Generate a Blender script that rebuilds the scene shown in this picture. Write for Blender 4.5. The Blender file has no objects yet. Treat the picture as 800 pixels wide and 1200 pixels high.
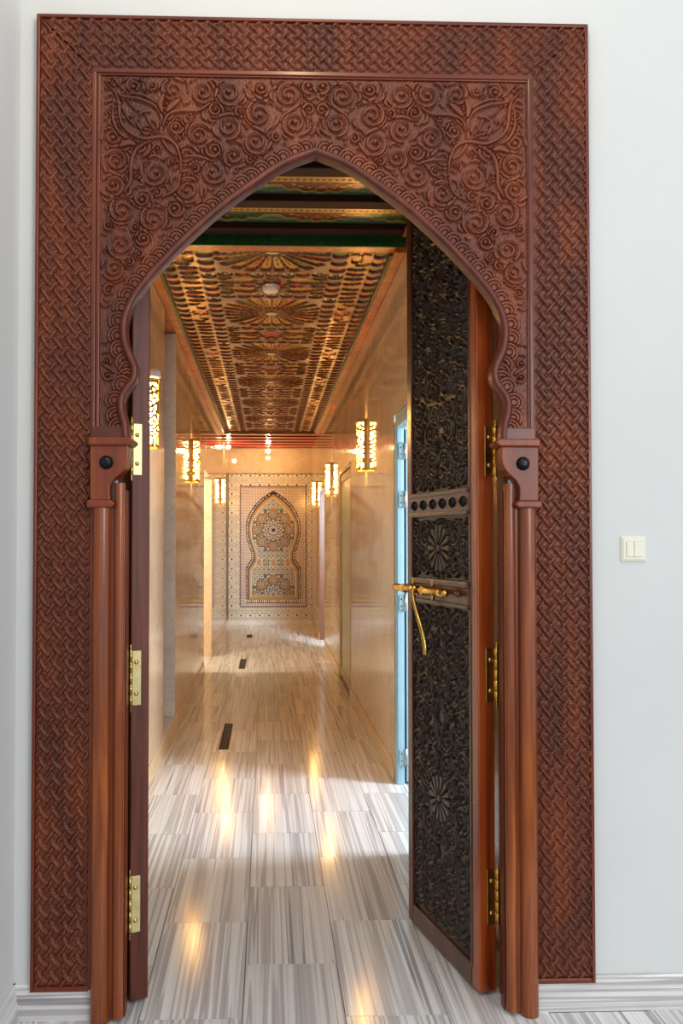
import bpy, bmesh, math, random
import numpy as np
from mathutils import Vector, Matrix
PI = math.pi
sc = bpy.context.scene
COL = sc.collection

# ---------------------------------------------------------------- camera, world, lights, exposure
F_PX, CX, CY, VX, VY, H = 950.0, 343.0, 614.0, 314.0, 635.0, 1.40
cam_d = bpy.data.cameras.new('camera'); cam = bpy.data.objects.new('camera', cam_d); COL.objects.link(cam)
cam.location = (0, 0, H)
cam.rotation_euler = (PI/2 + math.atan((VY-CY)/F_PX), 0, -math.atan((CX-VX)/F_PX))
cam_d.sensor_fit = 'VERTICAL'; cam_d.sensor_height = 36; cam_d.lens = F_PX*36/1200
cam_d.shift_x = (400-CX)/1200; cam_d.shift_y = (CY-600)/1200
cam_d.clip_start = 0.05; cam_d.clip_end = 60
sc.camera = cam
sc.view_settings.view_transform = 'Standard'; sc.view_settings.look = 'None'
sc.view_settings.gamma = 1; sc.view_settings.exposure = 0.06; sc.view_settings.use_curve_mapping = False
try:
    sc.cycles.use_denoising = True; sc.cycles.max_bounces = 10; sc.cycles.diffuse_bounces = 5
    sc.cycles.glossy_bounces = 5; sc.cycles.sample_clamp_indirect = 4.0; sc.cycles.caustics_reflective = False; sc.cycles.caustics_refractive = False
except Exception: pass
w = bpy.data.worlds.new('daylight'); sc.world = w; w.use_nodes = True
w.node_tree.nodes['Background'].inputs[0].default_value = (0.80, 0.90, 1.0, 1)
w.node_tree.nodes['Background'].inputs[1].default_value = 0.95

def area(name, loc, target, sx, sy, power, color):
    l = bpy.data.lights.new(name, 'AREA'); l.shape = 'RECTANGLE'; l.size = sx; l.size_y = sy; l.energy = power; l.color = color
    o = bpy.data.objects.new(name, l); COL.objects.link(o); o.location = loc
    o.rotation_euler = (Vector(target)-Vector(loc)).to_track_quat('-Z', 'Y').to_euler(); return o
def point(name, loc, r, power, color):
    l = bpy.data.lights.new(name, 'POINT'); l.shadow_soft_size = r; l.energy = power; l.color = color
    o = bpy.data.objects.new(name, l); COL.objects.link(o); o.location = loc; return o
area('window_light_room', (3.0, -2.2, 2.4), (0.3, 2.4, 1.3), 2.2, 2.0, 75, (1.0, 0.98, 0.95))
point('lamp_light_room', (0.13, 1.2, 3.55), 0.07, 24, (1.0, 0.74, 0.42))
area('window_light_side', (3.3, 3.75, 1.9), (0.0, 4.35, 0.6), 0.9, 1.3, 180, (0.78, 0.88, 1.0))
area('window_light_far', (1.45, 9.1, 1.9), (-0.1, 13.7, 0.9), 0.9, 1.3, 300, (0.75, 0.9, 1.0))
point('lamp_light_left_room', (-1.55, 8.75, 2.3), 0.08, 110, (1.0, 0.86, 0.66))

# ---------------------------------------------------------------- helpers
def lin(c):
    return tuple(((v/255)/12.92 if v/255 <= .04045 else ((v/255+.055)/1.055)**2.4) for v in c) + (1.0,)
_Y, _P = math.atan((CX-VX)/F_PX), math.atan((VY-CY)/F_PX)
Fw = Vector((math.sin(_Y)*math.cos(_P), math.cos(_Y)*math.cos(_P), math.sin(_P)))
Rt = Vector((math.cos(_Y), -math.sin(_Y), 0)); Up = Rt.cross(Fw)
def at(px, py, Y):
    """the point at depth Y that the photo's pixel shows -> (X, Z)"""
    d = Fw + Rt*((px-CX)/F_PX) - Up*((py-CY)/F_PX)
    t = Y/d.y
    return d.x*t, H + d.z*t

def mesh_from(name, V, Fs, mat=None, smooth=False):
    me = bpy.data.meshes.new(name); me.from_pydata([tuple(v) for v in V], [], Fs); me.update()
    if mat: me.materials.append(mat)
    if smooth: me.polygons.foreach_set('use_smooth', [True]*len(me.polygons))
    return me
def world_loc(o):
    v = Vector((0, 0, 0))
    while o: v += Vector(o.location); o = o.parent
    return v
def link(name, me, parent=None, loc=None, local=False):
    o = bpy.data.objects.new(name, me); COL.objects.link(o)
    if parent is not None:
        o.parent = parent
        o.location = (loc or (0, 0, 0)) if local else Vector(loc or (0, 0, 0)) - world_loc(parent)
    elif loc is not None: o.location = loc
    return o
def thing(name, label, cat, loc=(0, 0, 0), rz=0, group=None):
    o = bpy.data.objects.new(name, None); COL.objects.link(o); o.location = loc; o.rotation_euler = (0, 0, rz)
    o.empty_display_size = .05
    o['label'] = label; o['category'] = cat
    if group: o['group'] = group
    return o
def copy_tree(o, parent=None, loc=None, label=None):
    c = o.copy(); COL.objects.link(c)
    if parent is not None: c.parent = parent
    if loc is not None: c.location = loc
    if label: c['label'] = label
    for ch in list(o.children): copy_tree(ch, c)
    return c
class MB:
    """collects shapes, becomes ONE mesh"""
    def __init__(s): s.V = []; s.F = []; s.S = []
    def add(s, V, F, smooth=False):
        n = len(s.V); s.V += [tuple(v) for v in V]; s.F += [tuple(i+n for i in f) for f in F]; s.S += [smooth]*len(F); return s
    def box(s, x0, x1, y0, y1, z0, z1, b=0):
        if b <= 0:
            V = [(x, y, z) for x in (x0, x1) for y in (y0, y1) for z in (z0, z1)]
            return s.add(V, [(0,1,3,2),(4,6,7,5),(0,4,5,1),(2,3,7,6),(0,2,6,4),(1,5,7,3)])
        bm = bmesh.new(); bmesh.ops.create_cube(bm, size=1)
        for v in bm.verts: v.co = Vector(((x0+x1)/2+v.co.x*(x1-x0), (y0+y1)/2+v.co.y*(y1-y0), (z0+z1)/2+v.co.z*(z1-z0)))
        bmesh.ops.bevel(bm, geom=list(bm.edges), offset=b, segments=2, affect='EDGES', profile=.5)
        return s.bm(bm)
    def bm(s, bm, smooth=False):
        bm.verts.index_update(); s.add([v.co[:] for v in bm.verts], [[v.index for v in f.verts] for f in bm.faces], smooth); bm.free(); return s
    def prism(s, poly, a0, a1, axis='y', b=0):
        """polygon in (u,v) extruded along an axis: y -> (u,a,v); z -> (u,v,a); x -> (a,u,v)"""
        bm = bmesh.new()
        f = {'y': lambda u, v, a: (u, a, v), 'z': lambda u, v, a: (u, v, a), 'x': lambda u, v, a: (a, u, v)}[axis]
        A = [bm.verts.new(f(u, v, a0)) for u, v in poly]; B = [bm.verts.new(f(u, v, a1)) for u, v in poly]
        n = len(poly); bm.faces.new(A); bm.faces.new(B[::-1])
        for i in range(n): bm.faces.new((A[i], B[i], B[(i+1)%n], A[(i+1)%n]))
        bmesh.ops.recalc_face_normals(bm, faces=bm.faces)
        if b: 
            ed = [e for e in bm.edges if len(e.link_faces) == 2 and e.calc_face_angle(0) > .5]
            bmesh.ops.bevel(bm, geom=ed, offset=b, segments=2, affect='EDGES', profile=.5)
        return s.bm(bm)
    def lathe(s, prof, c=(0, 0, 0), axis='z', n=20, a0=0, a1=2*PI, smooth=True):
        full = abs(a1-a0-2*PI) < 1e-6; m = n if full else n+1; V = []; F = []
        for i in range(m):
            a = a0+(a1-a0)*i/n
            for r, h in prof:
                p = (r*math.cos(a), r*math.sin(a), h)
                if axis == 'y': p = (p[0], p[2], p[1])
                if axis == 'x': p = (p[2], p[0], p[1])
                V.append((c[0]+p[0], c[1]+p[1], c[2]+p[2]))
        k = len(prof)
        for i in range(n):
            j = (i+1) % m
            for q in range(k-1): F.append((i*k+q, j*k+q, j*k+q+1, i*k+q+1))
        return s.add(V, F, smooth)
    def tube(s, pts, r, n=8):
        pts = [Vector(p) for p in pts]; V = []; F = []; up = Vector((0.13, 0.21, .97))
        rs = r if isinstance(r, (list, tuple)) else [r]*len(pts)
        for i, p in enumerate(pts):
            t = (pts[min(i+1, len(pts)-1)]-pts[max(i-1, 0)]).normalized()
            a = t.cross(up); a = a.normalized() if a.length > 1e-4 else Vector((1, 0, 0)); b = t.cross(a)
            for q in range(n): V.append(p+(a*math.cos(2*PI*q/n)+b*math.sin(2*PI*q/n))*rs[i])
        for i in range(len(pts)-1):
            for q in range(n): F.append((i*n+q, i*n+(q+1) % n, (i+1)*n+(q+1) % n, (i+1)*n+q))
        F.append(tuple(range(n))[::-1]); F.append(tuple(range((len(pts)-1)*n, len(pts)*n)))
        return s.add(V, F, True)
    def mesh(s, name, mat):
        me = bpy.data.meshes.new(name); me.from_pydata(s.V, [], s.F); me.update(); me.materials.append(mat)
        me.polygons.foreach_set('use_smooth', s.S); return me
    def build(s, name, mat, parent=None, loc=None, local=False):
        if parent is not None and not local:
            off = world_loc(parent); s.V = [(v[0]-off.x, v[1]-off.y, v[2]-off.z) for v in s.V]
        elif parent is None and loc is not None:
            s.V = [(v[0]-loc[0], v[1]-loc[1], v[2]-loc[2]) for v in s.V]
        return link(name, s.mesh(name, mat), parent, loc if parent is None else (0, 0, 0), True)
def structure(o): o['kind'] = 'structure'; return o
def part_label(o, l): o['label'] = l; return o

# ---------------------------------------------------------------- materials
def nodes(name):
    m = bpy.data.materials.new(name); m.use_nodes = True; nt = m.node_tree
    return m, nt, nt.nodes['Principled BSDF']
def setp(b, **k):
    for a, v in k.items():
        a = {'rough': 'Roughness', 'metal': 'Metallic', 'coat': 'Coat Weight', 'coatr': 'Coat Roughness', 'spec': 'Specular IOR Level', 'ior': 'IOR', 'trans': 'Transmission Weight', 'alpha': 'Alpha', 'em': 'Emission Strength'}[a]
        b.inputs[a].default_value = v
def coords(nt, scale, kind='Object', rnd=False):
    t = nt.nodes.new('ShaderNodeTexCoord'); m = nt.nodes.new('ShaderNodeMapping'); m.inputs['Scale'].default_value = scale
    nt.links.new(t.outputs[kind], m.inputs['Vector'])
    if rnd:
        oi = nt.nodes.new('ShaderNodeObjectInfo'); mu = nt.nodes.new('ShaderNodeVectorMath'); mu.operation = 'SCALE'
        mu.inputs[0].default_value = (37.0, 19.0, 53.0); nt.links.new(oi.outputs['Random'], mu.inputs['Scale'])
        nt.links.new(mu.outputs[0], m.inputs['Location'])
    return m.outputs[0]
def noise(nt, vec, scale, detail=4, rough=.55, dist=0):
    n = nt.nodes.new('ShaderNodeTexNoise'); n.inputs['Scale'].default_value = scale; n.inputs['Detail'].default_value = detail
    n.inputs['Roughness'].default_value = rough; n.inputs['Distortion'].default_value = dist
    nt.links.new(vec, n.inputs['Vector']); return n.outputs['Fac']
def ramp(nt, fac, stops, interp='LINEAR'):
    r = nt.nodes.new('ShaderNodeValToRGB'); r.color_ramp.interpolation = interp
    e = r.color_ramp.elements
    while len(e) > 1: e.remove(e[-1])
    e[0].position = stops[0][0]; e[0].color = lin(stops[0][1])
    for p, c in stops[1:]: x = e.new(p); x.color = lin(c)
    nt.links.new(fac, r.inputs[0]); return r.outputs[0]
def bump(nt, b, h, dist=.002, strength=.5):
    n = nt.nodes.new('ShaderNodeBump'); n.inputs['Distance'].default_value = dist; n.inputs['Strength'].default_value = strength
    nt.links.new(h, n.inputs['Height']); nt.links.new(n.outputs[0], b.inputs['Normal'])
def mix(nt, fac, a, b, mode='MIX'):
    n = nt.nodes.new('ShaderNodeMix'); n.data_type = 'RGBA'; n.blend_type = mode
    if isinstance(fac, float): n.inputs[0].default_value = fac
    else: nt.links.new(fac, n.inputs[0])
    for i, v in ((6, a), (7, b)):
        if isinstance(v, tuple): n.inputs[i].default_value = v
        else: nt.links.new(v, n.inputs[i])
    return n.outputs[2]
def wood(name, dark, midc, light, rough=.35, coat=.3, axis='z', gs=1.0, fine=.0006):
    m, nt, b = nodes(name)
    s = {'z': (22, 22, 1.6), 'x': (1.6, 22, 22), 'y': (22, 1.6, 22)}[axis]
    v = coords(nt, tuple(q*gs for q in s), rnd=True)
    f1 = noise(nt, v, 1.0, 5, .6, .8)
    c = ramp(nt, f1, [(.28, dark), (.5, midc), (.72, light)])
    nt.links.new(c, b.inputs['Base Color'])
    v2 = coords(nt, tuple(q*gs*8 for q in s), rnd=True); f2 = noise(nt, v2, 1.0, 3)
    bump(nt, b, f2, fine, .6)
    setp(b, rough=rough, coat=coat, coatr=.15); return m
def plain(name, c, rough=.5, metal=0, coat=0, var=.06, nscale=8):
    m, nt, b = nodes(name)
    v = coords(nt, (1, 1, 1)); f = noise(nt, v, nscale, 3)
    d = tuple(max(0, x*(1-var)) for x in c); l = tuple(min(255, x*(1+var)) for x in c)
    nt.links.new(ramp(nt, f, [(.3, d), (.7, l)]), b.inputs['Base Color'])
    setp(b, rough=rough, metal=metal, coat=coat); return m
def emis(name, c, s):
    m, nt, b = nodes(name); b.inputs['Base Color'].default_value = lin(c); b.inputs['Emission Color'].default_value = lin(c); setp(b, em=s, rough=.5); return m
def painted(name, rough=.4, spec=.5, metal=0, coat=0):
    m, nt, b = nodes(name); a = nt.nodes.new('ShaderNodeAttribute'); a.attribute_name = 'paint'
    v = coords(nt, (1, 1, 1)); f = noise(nt, v, 60, 3)
    k = ramp(nt, f, [(.3, (225, 225, 225)), (.7, (255, 255, 255))])
    nt.links.new(mix(nt, 1.0, a.outputs['Color'], k, 'MULTIPLY'), b.inputs['Base Color'])
    setp(b, rough=rough, spec=spec, metal=metal, coat=coat); return m

M = {}
M['plaster'] = plain('white_plaster', (222, 223, 221), .75, var=.008, nscale=2)
# carved wood: the ground carries a finely tooled grain
def carved(name, dark, midc, light, rough, coat=.15):
    m, nt, b = nodes(name)
    f1 = noise(nt, coords(nt, (9, 9, 2.2)), 1.0, 6, .65, .5)
    c = ramp(nt, f1, [(.3, dark), (.5, midc), (.7, light)])
    nt.links.new(c, b.inputs['Base Color'])
    f2 = noise(nt, coords(nt, (420, 420, 130)), 1.0, 2)
    bump(nt, b, f2, .0012, .75); setp(b, rough=rough, coat=coat, coatr=.2); return m
M['carved'] = carved('carved_red_brown_wood', (78, 30, 9), (110, 45, 13), (142, 66, 22), .36, .05)
M['mould'] = wood('red_brown_moulding', (78, 28, 9), (108, 41, 13), (134, 58, 20), .34, .12)
M['mould_x'] = wood('red_brown_moulding_across', (78, 28, 9), (108, 41, 13), (134, 58, 20), .34, .12, 'x')
M['column'] = wood('orange_brown_column', (94, 38, 8), (138, 64, 16), (176, 94, 32), .24, .4)
M['edge'] = wood('leaf_edge_wood', (84, 28, 10), (150, 62, 20), (184, 92, 36), .25, .5, gs=.6)
M['edge_dark'] = wood('dark_leaf_edge_wood', (66, 29, 17), (100, 45, 28), (122, 60, 37), .5, 0, gs=1.4)
M['leaf'] = carved('dark_carved_leaf', (32, 19, 12), (43, 26, 17), (58, 36, 23), .30, .12)
M['stile'] = wood('dark_brown_stile', (58, 26, 16), (84, 38, 24), (104, 52, 32), .3, .4)
M['brass'] = plain('polished_brass', (222, 178, 92), .22, 1.0, var=.08, nscale=30)
M['brass_pale'] = plain('pale_brass_plate', (206, 192, 140), .38, .8, var=.05, nscale=30)
M['iron'] = plain('black_iron', (26, 26, 28), .3, .6)
M['drain'] = plain('dull_drain_metal', (92, 84, 74), .55, .7)
M['chrome'] = plain('brushed_steel', (190, 188, 184), .25, 1.0)
M['gold'] = plain('gold_gilt', (214, 150, 48), .35, .55, var=.15, nscale=40)
M['maroon'] = plain('maroon_beam_paint', (44, 5, 7), .7)
M['green'] = plain('green_trim_paint', (10, 92, 44), .4, 0, .1, var=.2, nscale=60)
M['olive'] = plain('olive_green_trim', (70, 84, 36), .45, var=.2, nscale=50)
M['orange'] = plain('orange_cornice_varnish', (186, 108, 28), .32, 0, .15, var=.18, nscale=14)
M['white_plastic'] = plain('ivory_plastic', (238, 234, 216), .35, var=.01)
M['white_dome'] = plain('white_plastic_dome', (236, 236, 240), .4, var=.01)
M['alu'] = plain('pale_blue_lacquered_metal', (158, 196, 212), .35, .1, var=.03)
M['gap_shade'] = plain('black_slit_shade', (18, 20, 22), .6)
M['frost'] = plain('frosted_green_glass', (196, 206, 178), .3, var=.02)
M['beige_frame'] = plain('beige_door_frame', (196, 164, 118), .35, var=.05)
M['dark'] = plain('dark_recess', (30, 26, 22), .8)
M['glow'] = emis('glowing_sconce_glass', (255, 204, 128), 800.0)
m, nt, b = nodes('frosted_sconce_lining'); nt.nodes.remove(b)
tr = nt.nodes.new('ShaderNodeBsdfTransparent'); tr.inputs[0].default_value = (1.0, .86, .62, 1); em_ = nt.nodes.new('ShaderNodeEmission'); em_.inputs[0].default_value = lin((255, 206, 118)); em_.inputs[1].default_value = 36.0
mxs = nt.nodes.new('ShaderNodeMixShader'); mxs.inputs[0].default_value = .45; nt.links.new(tr.outputs[0], mxs.inputs[1]); nt.links.new(em_.outputs[0], mxs.inputs[2])
nt.links.new(mxs.outputs[0], [n for n in nt.nodes if n.type == 'OUTPUT_MATERIAL'][0].inputs[0]); M['lining'] = m
M['bulb'] = emis('glowing_spot_bulb', (255, 214, 150), 260.0)
M['painted'] = painted('painted_relief', .30, .6, .15)
M['zellige'] = painted('glazed_mosaic', .18, .5)
# striped marble (floor): bands run along the tile's long side
def striped(name, axis='y', k=1.0, warm=0.0):
    m, nt, b = nodes(name)
    s = {'y': (3.6*k, .04*k, 1), 'x': (.04*k, 3.6*k, 3.6*k)}[axis]
    v = coords(nt, s, rnd=True)
    f = noise(nt, v, 1.0, 5, .62, 0)
    L_, W_, G_, T_, B_ = (234, 233, 232), (248, 248, 247), (202, 200, 202), (216, 212, 210), (176, 173, 177)
    st = [(.0, G_), (.34, G_), (.35, L_), (.385, L_), (.39, B_), (.40, B_), (.405, W_), (.44, W_), (.445, T_), (.462, T_), (.467, W_), (.495, W_), (.50, G_), (.512, G_), (.517, L_), (.535, W_), (.54, T_), (.558, G_), (.563, W_), (.60, L_), (.605, G_), (.625, T_), (.632, W_), (.67, L_), (.68, G_), (.75, T_)]
    c = ramp(nt, f, st)
    oi = nt.nodes.new('ShaderNodeObjectInfo'); c = mix(nt, 1.0, c, ramp(nt, oi.outputs['Random'], [(0, (236, 235, 235)), (.5, (246, 243, 240)), (1, (255, 255, 255))]), 'MULTIPLY')
    f2 = noise(nt, coords(nt, (70*k, .8*k, 3) if axis == 'y' else (.8*k, 70*k, 70*k), rnd=True), 1.0, 3)
    c2 = ramp(nt, f2, [(.35, (236, 234, 232)), (.6, (255, 255, 255))])
    nt.links.new(mix(nt, 1.0, c, c2, 'MULTIPLY'), b.inputs['Base Color'])
    setp(b, rough=.14, ior=1.42); return m
M['floor'] = striped('striped_marble')
M['skirt'] = striped('grey_banded_marble', 'x', 1.6)
def beige(name, lo, hi, rough):
    m, nt, b = nodes(name)
    f = noise(nt, coords(nt, (1, 1, 1)), 1.6, 7, .6, .6)
    f2 = noise(nt, coords(nt, (1, 1, 1)), 3.1, 8, .7, 2.0)
    c = ramp(nt, f, [(.3, lo), (.65, hi)])
    vein = ramp(nt, f2, [(.47, (255, 255, 255)), (.5, (240, 234, 228)), (.53, (255, 255, 255))])
    nt.links.new(mix(nt, 1.0, c, vein, 'MULTIPLY'), b.inputs['Base Color'])
    setp(b, rough=rough, ior=1.52); return m
M['marble'] = beige('polished_beige_marble', (214, 188, 154), (234, 214, 186), .06)
M['marble_w'] = beige('white_marble', (226, 222, 214), (240, 238, 232), .12)
M['marble_b'] = beige('honey_marble', (216, 184, 142), (234, 208, 170), .12)

# ---------------------------------------------------------------- relief carving on a grid
class Carve:
    def __init__(s, x0, x1, z0, z1, res, resz=None, paint=None):
        s.x0, s.z0, s.res, s.resz = x0, z0, res, resz or res
        s.nx = int(round((x1-x0)/res))+1; s.nz = int(round((z1-z0)/s.resz))+1
        s.X = x0+np.arange(s.nx)*res; s.Z = z0+np.arange(s.nz)*s.resz
        s.H = np.zeros((s.nx, s.nz), np.float32); s.C = None
        if paint is not None: s.C = np.zeros((s.nx, s.nz, 3), np.float32); s.C[:] = lin(paint)[:3]
    def win(s, a0, a1, b0, b1):
        i0 = max(0, int((a0-s.x0)/s.res)); i1 = min(s.nx, int((a1-s.x0)/s.res)+2)
        j0 = max(0, int((b0-s.z0)/s.resz)); j1 = min(s.nz, int((b1-s.z0)/s.resz)+2)
        if i0 >= i1 or j0 >= j1: return None
        return slice(i0, i1), slice(j0, j1), s.X[i0:i1, None], s.Z[None, j0:j1]
    def stroke(s, pts, w, h, moat=0.0, moatd=0.0, flat=.35):
        """a raised strap along a polyline; w may taper; an optional moat cuts what it crosses"""
        P = np.array(pts, float); n = len(P)
        W = np.array([w(t) for t in np.linspace(0, 1, n)]) if callable(w) else np.full(n, float(w))
        m = W.max()+moat
        q = s.win(P[:, 0].min()-m, P[:, 0].max()+m, P[:, 1].min()-m, P[:, 1].max()+m)
        if q is None: return
        si, sj, X, Z = q
        D = np.full((X.shape[0], Z.shape[1]), 9.0); WW = np.ones_like(D)
        for k in range(n-1):
            a, b = P[k], P[k+1]; d = b-a; L = max(1e-12, d@d)
            mm = max(W[k], W[k+1])+moat
            # local window of the segment
            i0 = max(0, np.searchsorted(X[:, 0], min(a[0], b[0])-mm)-1); i1 = np.searchsorted(X[:, 0], max(a[0], b[0])+mm)+1
            j0 = max(0, np.searchsorted(Z[0], min(a[1], b[1])-mm)-1); j1 = np.searchsorted(Z[0], max(a[1], b[1])+mm)+1
            x = X[i0:i1]; z = Z[:, j0:j1]
            t = np.clip(((x-a[0])*d[0]+(z-a[1])*d[1])/L, 0, 1)
            dd = np.hypot(x-a[0]-t*d[0], z-a[1]-t*d[1]); ww = W[k]+(W[k+1]-W[k])*t
            r = dd-ww; old = D[i0:i1, j0:j1]-WW[i0:i1, j0:j1]
            g = r < old
            D[i0:i1, j0:j1] = np.where(g, dd, D[i0:i1, j0:j1]); WW[i0:i1, j0:j1] = np.where(g, ww, WW[i0:i1, j0:j1])
        Hh = s.H[si, sj]
        if moat:
            mt = (D-WW < moat) & (D > WW); Hh = np.where(mt, np.minimum(Hh, -moatd), Hh)
        u = np.clip(1-D/np.maximum(WW, 1e-9), 0, 1)
        pr = np.clip(u/flat, 0, 1); pr = pr*(2-pr)
        s.H[si, sj] = np.where(u > 0, np.maximum(pr*h, Hh if not moat else 0), Hh)
    def stamp(s, cx, cz, a, b, ang, h, col=None, rim=None, rimc=None, p=2.0, taper=0.0, scal=0):
        """an oval or leaf shaped cell, sunk (h<0) or raised, with a painted rim"""
        m = max(a, b)*1.1; q = s.win(cx-m, cx+m, cz-m, cz+m)
        if q is None: return
        si, sj, X, Z = q; c, sn = math.cos(ang), math.sin(ang)
        u = ((X-cx)*c+(Z-cz)*sn)/a; v = (-(X-cx)*sn+(Z-cz)*c)/b
        v = v/np.clip(1+taper*u, .15, 3)
        r = (np.abs(u)**p+np.abs(v)**p)**(1/p)
        if scal: r = r*(1+.07*np.cos(scal*np.arctan2(v, u)))
        ins = r < 1
        s.H[si, sj] = np.where(ins, h*np.clip((1-r)*5, 0, 1), s.H[si, sj])
        if s.C is not None and col is not None:
            cc = s.C[si, sj]; cc[ins] = lin(col)[:3]
            if rim: cc[ins & (r > 1-rim)] = lin(rimc)[:3]
    def star(s, cx, cz, r0, r1, n, h, col, rimc=None, rot=0, rim=.2):
        q = s.win(cx-r1, cx+r1, cz-r1, cz+r1)
        if q is None: return
        si, sj, X, Z = q; th = np.arctan2(Z-cz, X-cx)+rot; r = np.hypot(X-cx, Z-cz)
        ph = np.abs(((th*n/(2*PI)) % 1)-.5)*2
        R = r0+(r1-r0)*ph; ins = r < R
        s.H[si, sj] = np.where(ins, h, s.H[si, sj])
        if s.C is not None:
            cc = s.C[si, sj]; cc[ins] = lin(col)[:3]
            if rimc: cc[ins & (r > R*(1-rim))] = lin(rimc)[:3]
    def mesh(s, name, mat, mask=None, fn=None, smooth=True):
        """fn maps (x, z, h) to three coordinates; faces outside the mask are dropped"""
        X, Z = np.meshgrid(s.X, s.Z, indexing='ij')
        P = fn(X, Z, s.H) if fn else (X, -s.H, Z)
        co = np.stack([np.broadcast_to(p, X.shape) for p in P], -1).reshape(-1, 3).astype(np.float32)
        I = np.arange(s.nx*s.nz).reshape(s.nx, s.nz)
        Q = np.stack([I[:-1, :-1], I[1:, :-1], I[1:, 1:], I[:-1, 1:]], -1).reshape(-1, 4)
        if mask is not None:
            mc = mask((X[:-1, :-1]+X[1:, 1:])/2, (Z[:-1, :-1]+Z[1:, 1:])/2).reshape(-1); Q = Q[mc]
        used = np.zeros(len(co), bool); used[Q.ravel()] = True; re = np.cumsum(used)-1
        Q = re[Q]; co = co[used]
        me = bpy.data.meshes.new(name)
        me.vertices.add(len(co)); me.vertices.foreach_set('co', co.ravel())
        me.loops.add(Q.size); me.loops.foreach_set('vertex_index', Q.ravel().astype(np.int32))
        me.polygons.add(len(Q)); me.polygons.foreach_set('loop_start', np.arange(0, Q.size, 4, dtype=np.int32))
        me.polygons.foreach_set('loop_total', np.full(len(Q), 4, np.int32))
        me.update(calc_edges=True); me.validate()
        if smooth: me.polygons.foreach_set('use_smooth', np.ones(len(Q), bool))
        if s.C is not None:
            a = me.color_attributes.new('paint', 'FLOAT_COLOR', 'POINT')
            c4 = np.ones((s.nx*s.nz, 4), np.float32); c4[:, :3] = s.C.reshape(-1, 3)
            a.data.foreach_set('color', c4[used].ravel())
        me.materials.append(mat); return me

def spiral(cx, cz, r, a0, sgn, turns=1.6, n=34, end=.16):
    return [(cx+r*(1-(1-end)*t)*math.cos(a0+sgn*2*PI*turns*t), cz+r*(1-(1-end)*t)*math.sin(a0+sgn*2*PI*turns*t)) for t in np.linspace(0, 1, n)]
def bez(p0, p1, p2, p3, n=16):
    return [tuple((1-t)**3*np.array(p0)+3*t*(1-t)**2*np.array(p1)+3*t*t*(1-t)*np.array(p2)+t**3*np.array(p3)) for t in np.linspace(0, 1, n)]
def smooth_path(pts, n=6):
    P = [np.array(p, float) for p in pts]; P = [2*P[0]-P[1]]+P+[2*P[-1]-P[-2]]; out = []
    for i in range(1, len(P)-2):
        for t in np.linspace(0, 1, n, endpoint=False):
            a, b, c, d = P[i-1:i+3]
            out.append(tuple(.5*((2*b)+(-a+c)*t+(2*a-5*b+4*c-d)*t*t+(-a+3*b-3*c+d)*t**3)))
    out.append(tuple(P[-2])); return out
leafw = lambda w: (lambda t: w*(.18+math.sin(PI*min(1, t*1.08))**.8 if t < .92 else .2*w/w*w) if False else w*(.15+.85*math.sin(PI*t)**.9))
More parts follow.
